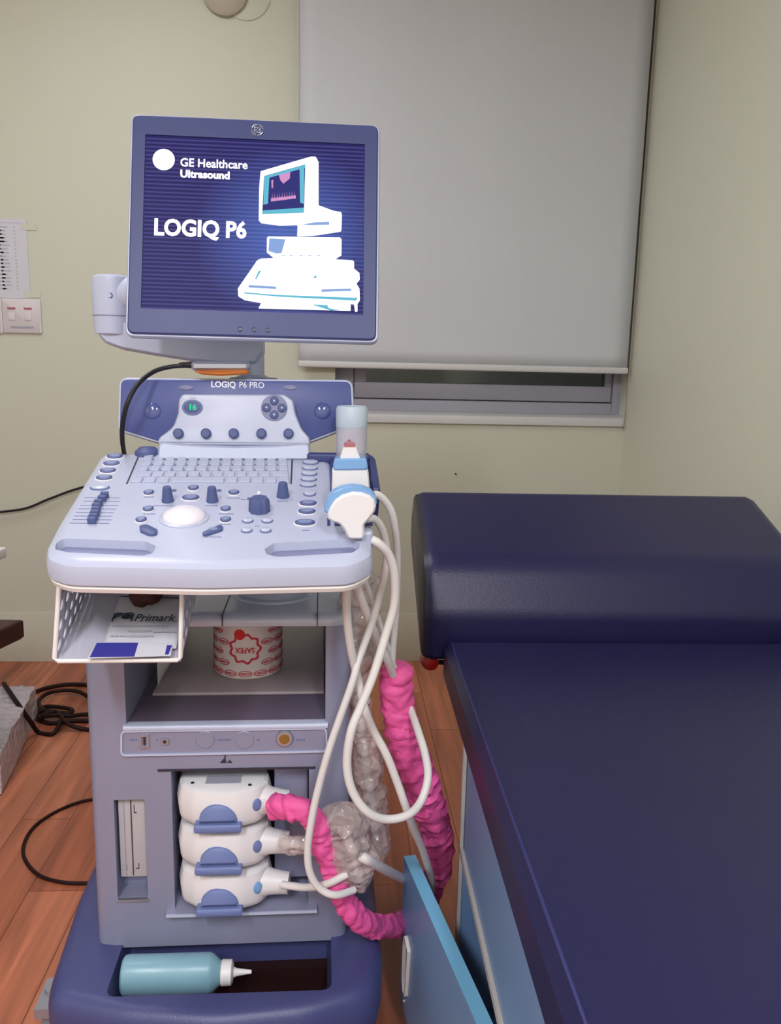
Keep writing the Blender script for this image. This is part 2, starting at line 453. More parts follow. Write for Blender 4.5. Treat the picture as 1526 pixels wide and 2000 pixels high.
for i, (x0, x1) in enumerate(((9, 80), (-68, 4))):
    a = hit(x0, 650, 1, YB); b = hit(x1, 585, 1, YB)
    t = empty('switch_plate', ((a.x+b.x)/2, YB-.0005, (a.z+b.z)/2))
    tag(t, ['white square switch plate with two red marked rockers below the notice', 'white switch plate cut off by the frame, beside the red marked one'][i], 'switch', )
    w2, h2 = (b.x-a.x)/2, (b.z-a.z)/2
    obj('cover', Prism(rpoly([(-w2, -h2), (w2, -h2), (w2, h2), (-w2, h2)], .006), [(0, 0), (-.008, 0), (-.011, .004)], XZ), PLATE, t)
    for s in (-.5, .35):
        obj('rocker', Box(w2*s-.012, w2*s+.012, -.014, -.010, -h2*.25, h2*.2), PLATE, t, bevel=.002)
        obj('red_mark', Box(w2*s-.014, w2*s+.014, -.0125, -.0105, h2*.38, h2*.5), LENSR, t)
    obj('label_strip', Box(-w2*.6, w2*.6, -.0118, -.0105, -h2*.72, -h2*.6), INKG, t)
p = hit(440, -14, 1, YB)
t = empty('round_wall_plate', (p.x, YB, p.z)); tag(t, 'round cream cover plate high on the wall above the monitor', 'cover plate')
obj('backplate', Lathe((.07, 0, 0), (0, -1, 0), [(.085, 0), (.085, .004), (.08, .006)]), WALL, t)
obj('cap', Lathe((0, -.0055, 0), (0, -1, 0), [(.078, 0), (.078, .012), (.07, .018), (.03, .02), (.028, .028), (.001, .028)]), CREAM, t)
p = hit(890, 925, 1, YB)
tag(obj('wall_nail', Cyl((p.x, YB, p.z), (p.x, YB-.008, p.z), .003, n=10), BLACK), 'small dark nail in the wall above the couch head', 'nail')

# ------------------------------------------------------------------ left edge: desk, stool, wrapped box, cables
p = hit(13, 1068, 2, .75)
t = empty('desk', (p.x, p.y, 0)); tag(t, 'pale desk whose corner just enters the picture at its edge', 'desk')
P = [(0, 0), (-.6, 0), (-.75, -.7), (-.15, -.7)]
obj('desktop', Prism(P, [(.725, 0), (.75, 0)], XY), WHITE, t, bevel=.004)
obj('side_panel', Box(-.5, -.47, -.65, -.05, 0, .725), DWOOD, t)
p = hit(45, 1210, 2, .47)
t = empty('stool', (p.x, p.y, 0)); tag(t, 'dark brown stool seat poking in below the pale desk corner', 'stool')
obj('seat', Prism([(0, 0), (-.38, .02), (-.42, -.36), (-.11, -.34)], [(.415, .006), (.422, 0), (.466, 0), (.47, .004)], XY), DWOOD, t)
obj('post', Cyl((-.3, -.3, .03), (-.3, -.3, .415), .025), STEEL, t)
obj('foot', Cyl((-.3, -.3, 0), (-.3, -.3, .03), .07, .06), BLACK, t)

# plastic wrapped carton on the floor
a = hit(72, 1402, 2, 0); b = hit(12, 1535, 2, 0)
d = (b-a).normalized(); n_ = Vector((-d.y, d.x, 0)); n_ = n_ if n_.x < 0 else -n_
bm = bmesh.new(); nx, ny, hz = 14, 16, .115
Lg = (b-a).length+.05
rings = []
def crump(p, s=.008):
    v = noise.noise_vector(p*16)+noise.noise_vector(p*40)*.5
    return p+v*s
for z in (0.0, .03, .06, .09, .113, .118):
    r_ = []
    ins = .008 if z > .115 else 0
    for k in range(20): r_.append(a + d*(ins+Lg*k/20) + n_*ins + Vector((0, 0, z)))
    for k in range(12): r_.append(a + d*(Lg) + n_*(ins+.3*k/12) + Vector((0, 0, z)))
    for k in range(20): r_.append(a + d*(Lg-Lg*k/20) + n_*(.3-ins) + Vector((0, 0, z)))
    for k in range(12): r_.append(a + d*ins + n_*(.3-ins-.3*k/12) + Vector((0, 0, z)))
    rings.append([crump(q, .008 if z > 0 else .003)+Vector((0, 0, .003 if z == 0 else 0)) for q in r_])
ring_loft(bm, rings)
for v in bm.verts: v.co.z = max(v.co.z, 0.0005)
BAG = mat('frosted_bag', (196, 186, 196), .3, bump=(1, 45, .012), var=(.12, 20))
tag(obj('wrapped_carton', bm, BAG), 'pale carton in crumpled plastic lying on the wooden floor near the wall', 'carton')

def fl(L, z=.007): return [hit(x, y, 2, z+(dz[0] if dz else 0)) for x, y, *dz in L]
bm = bmesh.new()
def coilpath(L, z=.006): return catmull(fl(L, z), 10)
co = empty('coiled_power_cable', (hit(120, 1400, 2, 0).x, hit(120, 1400, 2, 0).y, 0))
tag(co, 'dark brown cable coiled in a messy heap on the floor behind the machine', 'cable')
co_w = Matrix.Translation(co.location)
def fcable(name, L, r, parent):
    inv = Matrix.Translation(-parent.location) if parent else Matrix()
    return obj(name, tube(bmesh.new(), [inv @ q for q in catmull(fl(L, r), 10)], r, 10), BROWNC, parent)
fcable('loop', [(60, 1355), (90, 1344), (130, 1337), (175, 1338), (230, 1345), (250, 1380), (230, 1400), (175, 1395), (130, 1398, .01), (90, 1390, .012), (75, 1370, .01), (100, 1352, .01), (150, 1350, .01), (190, 1372, .01)], .007, co)
fcable('loop', [(70, 1395), (90, 1380, .004), (138, 1385, .012), (132, 1393, .014), (85, 1388, .014), (72, 1400), (95, 1412), (140, 1408), (180, 1408), (240, 1412)], .007, co)
fcable('loop', [(72, 1406, .006), (95, 1398, .02), (120, 1400, .02), (112, 1422, .01), (100, 1434), (75, 1430), (60, 1410, .05), (35, 1375, .115), (8, 1335, .12)], .007, co)
fcable('loop', [(80, 1398, .02), (110, 1390, .022), (130, 1412, .018), (165, 1424), (240, 1430)], .007, co)
t = fcable('floor_cable', [(230, 1560), (170, 1563), (110, 1585), (62, 1620), (45, 1665), (70, 1705), (115, 1722), (165, 1725), (230, 1722)], .0042, None)
tag(t, 'thin dark cable looping out over the floor beside the machine foot', 'cable')
L = [(-30, 1003), (0, 1000), (50, 993), (95, 975), (150, 955), (230, 935)]
tag(cable('wall_cable', [hit(x, y, 1, YB-.025) for x, y in L], .0045, BLACK), 'thin black cable hanging along the cream wall behind the control panel', 'cable')

# ------------------------------------------------------------------ examination couch
BED = Matrix.Translation((0, 0, 0)) @ Matrix.Rotation(radians(-.8), 4, 'Z')
bd = empty('examination_couch', mw=BED); tag(bd, 'navy vinyl examination couch with raised head section against the right wall', 'couch')
bd['label'] = 'navy vinyl examination couch with raised head end beside the machine'
BX_L, BX_R = .205, 1.02
def rbox_prof(y0, y1, z0, z1, r): return rpoly([(y0, z0), (y1, z0), (y1, z1), (y0, z1)], r)
MZ0, MZ1 = .565, .65
o = obj('mattress', Prism(rbox_prof(-.35, 1.553, MZ0, MZ1, .028), [(BX_L-.012, .016), (BX_L-.004, .006), (BX_L, 0), (BX_R, 0), (BX_R+.006, .006)], YZ), VINYL, bd)
# gentle sag of the vinyl
obj('piping', tube(bmesh.new(), catmull([(BX_L+.001, -.34, MZ1-.001), (BX_L-.001, 0, MZ1), (BX_L+.001, .5, MZ1+.0005), (BX_L, 1, MZ1), (BX_L+.001, 1.48, MZ1), (BX_L+.006, 1.522, MZ1-.004)], 8), .0022, 8), VINYLP, bd)
prof = rpoly([(1.60, .60), (1.562, .60), (1.553, .70), (1.60, .80), (1.87, .90), (1.93, .83), (1.93, .76)], [.0, .014, .06, .09, .03, .03, .02], 10)
obj('head_section', Prism(prof, [(BX_L-.040, .003), (BX_L-.032, .0), (BX_L-.02, 0), (BX_R-.085, 0), (BX_R-.067, .008), (BX_R-.06, .02)], YZ), VINYL, bd)
obj('side_gusset', Prism(prof, [(BX_L-.054, .014), (BX_L-.050, .006), (BX_L-.0401, .0031)], YZ), VINYLD, bd)
bm = bmesh.new()
for x in (BX_L+.06, BX_R-.06):
    box(bm, x-.015, x+.015, -.3, 1.5, MZ0-.04, MZ0)
    cyl(bm, (x, 1.5, MZ0-.02), (x, 1.86, .76), .012)
for y in (-.3, .6, 1.47): box(bm, BX_L+.06, BX_R-.06, y-.015, y+.015, MZ0-.04, MZ0-.002)
obj('frame', bm, STEEL, bd)
for x in (BX_L+.1, BX_R-.06):
    obj('leg', Cyl((x, 1.46, 0), (x, 1.46, MZ0-.03), .018), STEEL, bd)
q = hit(841, 1289, 1, 1.60, BED)
o = obj('release_knob', Lathe((q.x-.003, 1.60, q.z), (.1, -1, .1), [(.005, .03), (.014, .028), (.018, .015), (.018, -.01), (.012, -.02), (.006, -.02), (.006, -.03)]), RED, bd, label='red plastic knob')
obj('release_lever', Cyl((q.x+.005, 1.60, q.z-.004), (q.x+.14, 1.60, q.z-.01), .005), BLACK, bd)
# cabinet below
CX = BX_L+.004; CY1 = 1.30; CT = MZ0-.004; OT = .35; CYH = .88
bm = bmesh.new()
box(bm, CX, CX+.018, -.3, CY1, OT, CT)                         # fascia above the door opening
box(bm, CX, CX+.018, -.3, CYH, .04, OT)                        # closed front nearer
box(bm, CX, BX_R-.04, CY1-.018, CY1, .04, CT)                  # end wall
box(bm, CX+.02, BX_R-.04, -.3, -.282, .04, CT)
box(bm, BX_R-.058, BX_R-.04, -.28, CY1-.02, .04, CT)
obj('cabinet', bm, LBLUE, bd)
obj('cabinet_bottom', Box(CX, BX_R-.04, -.3, CY1, .02, .04), LBLUE, bd)
obj('divider', Box(CX+.01, BX_R-.06, CYH-.02, CYH, .042, CT-.002), LBLUE, bd)
bm = bmesh.new()
box(bm, CX-.006, CX+.004, CYH-.02, CY1+.004, OT-.004, OT+.008)
box(bm, CX-.006, CX+.016, CY1-.004, CY1+.008, .04, CT)
obj('edge_strip', bm, STEEL, bd, label='white edge strip')
for y in (-.2, CY1-.1):
    for x in (CX+.06, BX_R-.1): obj('foot', Cyl((x, y, 0), (x, y, .022), .02), BLACK, bd)
# the open door, hinged near the camera, far end swung out
a = hit(948, 2002, 2, OT-.01, BED); b = hit(800, 1672, 2, OT-.01, BED)
ang = atan2(b.y-a.y, b.x-a.x)
DM = Matrix.Translation((a.x, a.y, 0)) @ Matrix.Rotation(ang, 4, 'Z')
DL = (b-a).length; TH = .0205
def dm(bm): return place(bm, lambda c: DM @ c)
obj('door', dm(Box(-.03, DL, -TH/2, TH/2, .05, OT-.0115)), LBLUE, bd)
obj('door_edge', dm(Box(-.03, DL, -TH/2-.0003, TH/2+.0003, OT-.0114, OT-.009)), LBLUET, bd, label='bright blue door top edge')
HS = 1
P = rpoly([(DL-.06, .20), (DL-.035, .215), (DL-.028, .19), (DL-.028, .12), (DL-.036, .1), (DL-.05, .1)], .006)
obj('handle', dm(band(P, offset(P, .003), (TH/2, TH/2+.006), XZ)), STEEL, bd)
for z in (.075, .115):
    obj('screw', dm(Cyl((DL-.028, TH/2, z), (DL-.028, TH/2+.003, z), .005, n=14)), METAL, bd)
obj('hinge', dm(Box(-.03, .02, -TH/2-.01, -TH/2, .1, .14)), METAL, bd)

# ------------------------------------------------------------------ ultrasound machine
MACH = Matrix.Translation((-.177, 1.2, 0)) @ Matrix.Rotation(radians(1.0), 4, 'Z')
ma = empty('ultrasound_machine', mw=MACH)
tag(ma, 'grey and navy ultrasound machine on wheels with a lit monitor', 'ultrasound machine')
def ML(px, py, y=0.0): return hit(px, py, 1, y, MACH)
def mz(px, py, y=0.0): return ML(px, py, y).z
def mx(px, py, y=0.0): return ML(px, py, y).x
def F2(pts, y=0.0): return [Vector((ML(a, b, y).x, ML(a, b, y).z)) for a, b in pts]

# base
zb = .255
G = lambda px, py: (lambda q: Vector((q.x, q.y)))(hit(px, py, 2, zb, MACH))
pl_ = [G(150, 1745), G(95, 1905), G(90, 1950), G(235, 1982), G(415, 1996), G(600, 1976), G(742, 1935), G(748, 1850), G(735, 1740)]
yb_ = .47
pl_ = [Vector((pl_[0].x-.0, yb_))] + pl_ + [Vector((pl_[-1].x, yb_))]
P = rpoly(pl_, [.04, .05, .1, .07, .2, .3, .2, .08, .08, .05, .04], 6)
o = obj('base', Prism(P, [(.112, .024), (.125, .016), (.15, .008), (.2, .0), (.226, .0), (.24, .004), (.249, .010), (.2535, .017), (.255, .025)], XY), BASE, ma)
sx0, sx1 = mx(238, 1860, -.03), mx(640, 1860, -.03)
yA = hit(430, 1900, 2, zb, MACH).y; yC = hit(430, 1936, 2, zb, MACH).y
cut(o, [Box(sx0, sx1, yA, .02, .05, .4), Prism(rpoly([(sx0-.004, yC), (sx1+.004, yC-.004), (sx1+.004, .02), (sx0-.004, .02)], .014, 4), [(.205, .004), (.27, -.004)], XY)])
obj('slot_liner', join([Box(sx0+.14, sx1, .0, .02, .06, .2), Box(sx0+.14, sx1, yA, .02, .055, .06)]), BROWNC, ma)
cl_ = hit(84, 2004, 2, .075, MACH); cr2 = hit(716, 2012, 2, .08, MACH)
for x, y, lab in ((cl_.x+.016, cl_.y, 0), (cr2.x-.02, cr2.y+.03, 0), (-.24, .42, 0), (.24, .42, 0)):
    c = obj('caster', join([Cyl((x-.012, y, .052), (x+.012, y, .052), .052, n=28)]), WHEEL, ma, bevel=.004)
    obj('caster_fork', join([Box(x-.022, x+.022, y-.02, y+.05, .106, .125), Cyl((x, y+.03, .1), (x, y+.03, .13), .02)]), METAL, c)
q0 = mx(700, 1990, -.18)
obj('foot_pedal', Box(.16, .23, hit(700, 1990, 2, .16, MACH).y, -.12, .15, .16), METAL, ma, bevel=.003)

# cabinet body
bw0, bw1 = mx(183, 1500, .03), mx(682, 1500, .03)
P = rpoly([(bw0, .5), (bw0, .005), (bw0+.03, 0), (bw1-.03, 0), (bw1, .005), (bw1, .5)], [.02, .03, .02, .02, .03, .02], 8)
zt = mz(430, 1222)                                            # underside of the top
ZS = mz(430, 1416)                                            # shelf level
zbot = .25
body = obj('cabinet_body', Prism(P, [(zbot, 0), (zt+.004, 0)], XY), SILVER, ma)
ox0, ox1 = mx(244, 1350), mx(636, 1350)
rx0, rx1 = mx(338, 1640), mx(603, 1640); rz0, rz1 = mz(470, 1772), mz(470, 1503)
dx0, dx1 = mx(226, 1660), mx(286, 1660); dz0, dz1 = mz(256, 1755), mz(256, 1562)
shelf_c = Prism(rpoly([(ox0, ZS), (ox1, ZS), (ox1, zt+.1), (ox0, zt+.1)], [.004, .004, 0, 0]), [(-.1, 0), (.7, 0)], XZ)
rec_c = Box(rx0, rx1, -.1, .075, rz0, rz1)
drv_c = Box(dx0, dx1, -.1, .04, dz0, dz1)
cut(body, [shelf_c, rec_c, drv_c])
# silver top deck with rounded front lip
Pt = rpoly([(bw0, .5), (bw0, .005), (bw0+.03, -.004), (bw1-.03, -.004), (bw1, .005), (bw1, .5)], [.02, .03, .02, .02, .03, .02], 8)
obj('top_deck', Prism(Pt, [(zt, .0), (zt+.006, -.002), (zt+.012, .0), (zt+.016, .006), (zt+.018, .014)], XY), SILVERL, ma)
for px in (435, 620):
    x = mx(px, 1200)
    obj('deck_seam', Box(x-.0008, x+.0008, -.0065, .3, zt+.001, zt+.0186), DARK, ma)
# right upright sweep (light silver) and left upright skins
obj('shelf_floor', Box(ox0+.001, ox1-.001, .006, .5, ZS+.0002, ZS+.003), SHELFD, ma)
obj('shelf_mat', Box(ox0+.018, ox1-.002, .105, .495, ZS+.003, ZS+.009), GREYT, ma, bevel=.002)
lip = mz(430, 1409)
obj('shelf_lip_highlight', Prism(rpoly([(-.006, ZS-.007), (.012, ZS-.007), (.012, ZS+.004), (-.006, ZS+.002)], .005), [(ox0-.004, 0), (ox1+.004, 0)], YZ), SILVERL, ma)  # lip in lighter silver, its colour carrying the edge highlight
# connector bar
P = F2([(240, 1428), (636, 1422), (637, 1464), (240, 1472)])
P = rpoly(P, .006)
obj('port_bar_trim', band(offset(P, -.0025), P, (-.005, .0), XZ), SILVERL, ma)
obj('port_bar', Prism(P, [(-.002, 0), (.001, 0)], XZ), SILVER, ma)
def front_disc(name, px, py, r, d, m, parent=ma, y=0.0, prof=None):
    q = ML(px, py, y)
    return obj(name, Lathe((q.x, y, q.z), (0, -1, 0), prof or [(r, 0), (r, d*.6), (r*.85, d)]), m, parent)
q = ML(283, 1446); obj('usb_port', band([Vector((q.x-.007, q.z-.011)), Vector((q.x+.007, q.z-.011)), Vector((q.x+.007, q.z+.011)), Vector((q.x-.007, q.z+.011))], [Vector((q.x-.004, q.z-.008)), Vector((q.x+.004, q.z-.008)), Vector((q.x+.004, q.z+.008)), Vector((q.x-.004, q.z+.008))], (-.005, -.002), XZ), METAL, ma)
obj('usb_tongue', Box(q.x-.0015, q.x+.0015, -.0045, -.002, q.z-.006, q.z+.006), DARK, ma)
front_disc('audio_jack', 323, 1446, .007, .005, METAL); front_disc('jack_hole', 323, 1446, .003, .0062, DARK)
for px in (401, 478): front_disc('port_cover', px, 1443, .0145, .004, SILVER, prof=[(.0145, .002), (.0145, .0032), (.0135, .0038), (.0132, .0034), (.001, .0034)])
o = front_disc('ecg_port', 556, 1440, .014, .007, METAL); front_disc('ecg_socket', 556, 1440, .009, .008, GOLD)
bm = bmesh.new()
for px, wd in ((262, .012), (309, .004), (440, .022), (507, .008), (590, .018)):
    q = ML(px, 1444); 
    for k in range(int(wd/.003)): box(bm, q.x-wd/2+k*.003, q.x-wd/2+k*.003+.0018, -.0027, -.002, q.z-.0012, q.z+.0014)
obj('port_marking', bm, KEYO, ma)
q = ML(440, 1485)
obj('probe_symbol', join([Prism([(q.x-.008, q.z-.004), (q.x, q.z+.006), (q.x+.002, q.z-.004)], [(-.001, 0), (0, 0)], XZ), Prism([(q.x+.003, q.z-.004), (q.x+.007, q.z+.001), (q.x+.011, q.z-.004)], [(-.001, 0), (0, 0)], XZ), Box(q.x-.001, q.x+.001, -.001, 0, q.z+.004, q.z+.009)]), DARK, ma)
# probe connector recess trim
obj('recess_ledge', Prism([( .0, rz0-.004), (-.012, rz0-.004), (-.012, rz0-.001), (.074, rz0+.018), (.074, rz0)], [(rx0-.012, 0), (rx1+.014, 0)], YZ), SILVER, ma)
obj('ledge_highlight', Box(rx0-.012, rx1+.014, -.0135, -.011, rz0-.005, rz0-.0008), SILVERL, ma)
cxm = mx(525, 1640, .07)
obj('socket_plate', Box(rx0+.002, cxm+.01, .068, .0745, rz0, rz1-.003), DARK, ma)
obj('recess_header', Box(rx0-.02, rx1+.01, -.002, .0, rz1+.0, rz1+.003), DARK, ma)
obj('recess_cover', Box(cxm+.012, rx1-.002, .03, .0745, rz0+.03, rz1-.006), SILVER, ma, bevel=.003)
# disk drive
o = obj('media_drive', Box(dx0+.003, dx1-.002, .012, .039, dz0+.03, dz1-.002), DRIVE, ma, bevel=.002)
xm = (dx0+dx1)/2
obj('drive_slot', Box(xm-.0012, xm+.0002, .0105, .0118, dz0+.034, dz1-.006), DARK, o)
obj('drive_slot', Box(xm-.012, xm-.0113, .0105, .0118, dz0+.034, dz1-.006), INKG, o)
obj('drive_button', Cyl((xm-.013, .012, dz0+.05), (xm-.013, .008, dz0+.05), .003, n=14), INKG, o)
obj('drive_mark', join([Box(xm+.008, xm+.009, .0112, .0118, dz0+.045, dz0+.055), Box(xm+.004, xm+.009, .0112, .0118, dz0+.045, dz0+.0465), Box(xm+.004, xm+.008, .0112, .0118, dz1-.03, dz1-.028), Box(xm+.004, xm+.005, .0112, .0118, dz1-.03, dz1-.015)]), DARK, o)
obj('drive_lip', Box(dx0-.001, dx1+.001, -.0035, .001, dz0-.004, dz0), METAL, ma)

# swivel neck
nc = hit(537, 1160, 1, .15, MACH)
obj('swivel_neck', Lathe((nc.x, .115, 0), (0, 0, 1), [(.068, zt+.018), (.067, zt+.021), (.056, zt+.022), (.058, zt+.027), (.064, zt+.045), (.070, zt+.06), (.072, zt+.085), (.072, zt+.125)], 64), SILVERL, ma)

# connectors in the recess (each can be lifted out)
CN = []
con_lab = ['topmost white probe connector with a grey label on top and pink wrapped lead', 'middle white probe connector with a clear wrapped lead', 'lowest white probe connector with a bare white lead']
cx0, cx1 = mx(350, 1560, .02), mx(527, 1560, .02)
czs = [(mz(440, 1612, -.02), mz(440, 1543, -.02)), (mz(440, 1693, -.02), mz(440, 1628, -.02)), (mz(440, 1773, -.02), mz(440, 1712, -.02))]
cw = cx1-cx0; R1 = mx(551, 1560, .0)-cx1
def connector(i):
    z0, z1 = czs[i]; h = .062
    t = empty('probe_connector'); t.matrix_world = MACH @ Matrix.Translation((cx0, 0, z0))
    tag(t, con_lab[i], 'connector', 'probe connectors in the machine')
    arc = [(0.0, .067), (.0, .02), (.006, -.004), (.03, -.022), (.07, -.032), (.1, -.03), (.13, -.018), (cw, .006), (cw, .03), (cw-.01, .067)]
    P = rpoly(arc, [.0, .01, .02, .03, .04, .04, .03, .006, .004, 0], 6)
    obj('housing', Prism(P, [(0, .006), (.004, .001), (.012, -.001), (h*.55, -.003), (h-.012, 0), (h-.004, .002), (h, .008)], XY), OFFW, t)
    obj('underside', Prism(P, [(-.004, .012), (-.0005, .012)], XY), GREYT, t)
    # strain relief
    r = .019
    zc = h*.5
    obj('strain_relief', Lathe((cw-.03, .006, zc), (1, -.12, -.05), [(r*1.35, 0), (r*1.3, .02), (r*1.05, .035), (r*.95, .05), (r*.9, .062), (r*.6, .063)], 28), OFFW, t)
    # release latch: half dome on a ledge
    cxl = .068
    q = [Vector((cxl+.03*cos(a), .014+.03*sin(a))) for a in [pi*k/16 for k in range(17)]]
    obj('release_latch', Prism(q, [(-.025, 0), (-.036, .001), (-.0395, .006)], XZ), LATCH, t)
    q = rpoly([(cxl-.036, .0), (cxl+.036, .0), (cxl+.036, .013), (cxl-.036, .013)], .004)
    obj('latch_ledge', Prism(q, [(-.02, 0), (-.041, .0), (-.043, .003)], XZ), LATCH, t)
    obj('lock_button', Lathe((.126, -.0205, h*.56), (.42, -.9, 0), [(.0075, -.006), (.0075, .0022), (.006, .0035)], 24, sy=1.3), LATCH if i < 2 else LENS, t)
    if i == 0:
        obj('top_label', Box(.045, .1, -.004, .02, h, h+.0008), INKG, t)
        obj('screw_recess', join([Cyl((x, y, h), (x, y, h+.001), .003, n=10) for x, y in ((.012, .05), (.035, .045), (.15, .05), (.025, .0), (.115, -.01))]), DARK, t)
    return t
for i in range(3): connector(i)

# ---- control panel
PY0 = -.2
q = hit(400, 1085, 1, PY0, MACH)
PT = radians(13)
PAN = MACH @ Matrix.Translation((0, PY0, q.z)) @ Matrix.Rotation(PT, 4, 'X')
PANL = MACH.inverted() @ PAN
def pan(px, py, wv=0.0):
    q = hit(px, py, 2, wv, PAN); return Vector((q.x, q.y))
def psub(name, bm, m, bevel=0, label=None):
    o = obj(name, bm, m, cp, bevel=bevel, label=label); return o
out = [pan(*p) for p in [(198, 882), (640, 882), (652, 905), (672, 960), (722, 985), (729, 1050), (729, 1078), (690, 1100), (400, 1106), (125, 1100), (88, 1086), (88, 1064), (112, 1018)]]
P = rpoly(out, [.02, .01, .01, .01, .02, .02, .03, .1, .3, .1, .03, .03, .1], 7)
TOPP = [(-.034, .004), (-.030, .0), (-.014, .0), (-.006, .003), (-.0015, .009), (0, .016)]
bm = Prism(P, TOPP, XY)
cp = obj('control_panel', bm, PANEL, ma)
cp.matrix_parent_inverse = Matrix(); cp.matrix_local = PANL
# hand recesses
slots = [[(108, 1060), (125, 1051), (285, 1057), (306, 1066), (300, 1080), (280, 1086), (130, 1079), (106, 1072)],
         [(516, 1072), (535, 1060), (690, 1052), (704, 1060), (702, 1072), (688, 1080), (545, 1088), (520, 1083)]]
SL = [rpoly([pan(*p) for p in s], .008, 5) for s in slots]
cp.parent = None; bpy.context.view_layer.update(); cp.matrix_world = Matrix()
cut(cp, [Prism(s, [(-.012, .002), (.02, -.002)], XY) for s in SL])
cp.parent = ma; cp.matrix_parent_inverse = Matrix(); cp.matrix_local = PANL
for s in SL: psub('hand_recess_shade', Prism(s, [(-.0122, .0015), (-.0115, .0015)], XY), PANELD)  # recess floor coloured darker to paint in its shade
psub('panel_rim', Prism(P, [(-.050, .022), (-.047, .012), (-.042, .004), (-.036, .002), (-.034, .003)], XY), WHITE)
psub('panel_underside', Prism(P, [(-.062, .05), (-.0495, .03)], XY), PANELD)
# keyboard
kb = [pan(276, 890), pan(566, 890), pan(573, 947), pan(244, 947)]
def kbp(u, v):
    a = kb[0]*(1-u)+kb[1]*u; b = kb[3]*(1-u)+kb[2]*u
    return a*(1-v)+b*v
rows = [(13, 0), (13, .02), (13, .01), (12, .03), (9, .0)]
for r_, (n, off) in enumerate(rows):
    ws = [1]*n
    if r_ == 4: ws = [1, 1, 1, 4.2, 1, 1, 1, 1, 1]
    if r_ == 3: ws = [1.4]+[1]*10+[1.6]
    tot = sum(ws); u = .02+off*.5
    for k in range(n):
        du = (.965-off*.5)*ws[k]/tot
        v0, v1 = .04+r_*.19, .04+r_*.19+.155
        c = [kbp(u+.009, v1), kbp(u+du-.009, v1), kbp(u+du-.009, v0), kbp(u+.009, v0)]
        psub('key', Prism(rpoly(c, .0018, 3), [(.0005, 0), (.0026, 0), (.0036, .0012)], XY), PANEL)
        u += du
for a, b in (((270, 890), (246, 946)), ((570, 890), (567, 946))):
    a, b = pan(*a), pan(*b)
    psub('keyboard_groove', Prism([a, b, b+Vector((.0025, 0)), a+Vector((.0025, 0))], [(.0, 0), (.0006, 0)], XY), DARK)
a = [kbp(-.02, -.02), kbp(1.02, -.02), kbp(1.02, 1.02), kbp(-.02, 1.02)]
psub('keyboard_bed', Prism(a, [(-.0001, 0), (.0004, 0)], XY), PANELD if False else PANEL)
bm = bmesh.new()
for r_, (n, off) in enumerate(rows[:4]):
    for k in range(1, n):
        c = kbp(.02+off*.5+(.965-off*.5)*k/n, .04+r_*.19+.12)
        box(bm, c.x-.0009, c.x+.0009, c.y-.004, c.y+.004, .0004, .0007)
psub('key_gap', bm, KEYO)
def pbtn(px, py, rx, ry, m=KNOB, h=.003, name='button', ring=True, arrow=None):
    c = pan(px, py); ru = abs(pan(px+rx, py).x-c.x); rv = abs(pan(px, py-ry).y-c.y)
    if ring: psub('button_ring', Prism(circ(c.x, c.y, ru*1.14, rv*1.14), [(0, 0), (.0012, .0), (.0016, .0006)], XY), WHITE if m is not PANEL else KEYO)
    o = psub(name, Prism(circ(c.x, c.y, ru, rv), [(.001, 0), (h, 0), (h+.001, min(ru, rv)*.25)], XY), m)
    if m is not PANEL:
        psub('button_face', Prism(circ(c.x, c.y, ru*.68, rv*.62), [(h+.001, 0), (h+.0013, 0.0002)], XY), mface)
    return o
mface = mat('button_face', (128, 138, 176), .45)
for px, py in ((225, 893), (218, 907), (211, 921), (204, 935)): pbtn(px, py, 16, 4.5)
pbtn(195, 953, 17, 4.5, PANEL)
for px, py, rx, ry in ((291, 964, 10.5, 4.5), (378, 955, 11, 4.5), (373, 974, 17, 5), (457, 964, 11, 4.5), (290, 996, 11, 5), (276, 1017, 11, 5), (441, 996, 10.5, 5), (441, 1017, 11, 5),
                       (602, 985, 17, 5), (600, 1001, 17, 5), (596, 1023, 20, 5.5)):
    pbtn(px, py, rx, ry)
for px, py, rx, ry in ((484, 1018, 10, 4), (522, 1018, 10, 4), (482, 1037, 10, 4), (519, 1037, 10, 4), (605, 965, 11, 4.5)):
    pbtn(px, py, rx, ry, PANEL)
for k in range(6): pbtn(608-k*1.2, 893+k*11, 14, 3.6, PANEL)
# soft oval keys beside the trackball
def blobkey(pts, m, h=.003, r=.006, name='button'):
    Q = rpoly([pan(*p) for p in pts], r, 6)
    return psub(name, Prism(Q, [(0, 0), (h, 0), (h+.0012, .002)], XY), m)
blobkey([(272, 1030), (288, 1028), (308, 1038), (306, 1047), (292, 1048), (274, 1040)], KNOB)
blobkey([(396, 1043), (430, 1028), (436, 1032), (434, 1038), (404, 1048), (396, 1047)], KNOB, .003, .004)
c = pan(417, 1038); psub('button_face', Prism(circ(c.x, c.y, .006, .004), [(.0042, 0), (.0048, .0004)], XY), mface)
# text lines under controls
bm = bmesh.new()
for px, py, wd in ((318, 988, 36), (412, 988, 22), (290, 971, 18), (291, 1004, 22), (441, 1004, 28), (441, 1024, 22), (413, 1049, 34), (552, 979, 22), (480, 976, 18), (598, 1036, 14), (457, 973, 26), (502, 1028, 8)):
    c = pan(px, py); wv = abs(pan(px+wd/2, py).x-c.x)
    k = -wv
    while k < wv:
        s = .0008+.0016*random.random(); box(bm, c.x+k, c.x+k+s, c.y-.001, c.y+.001, 0, .0004); k += s+.0007
psub('panel_marking', bm, KEYO)
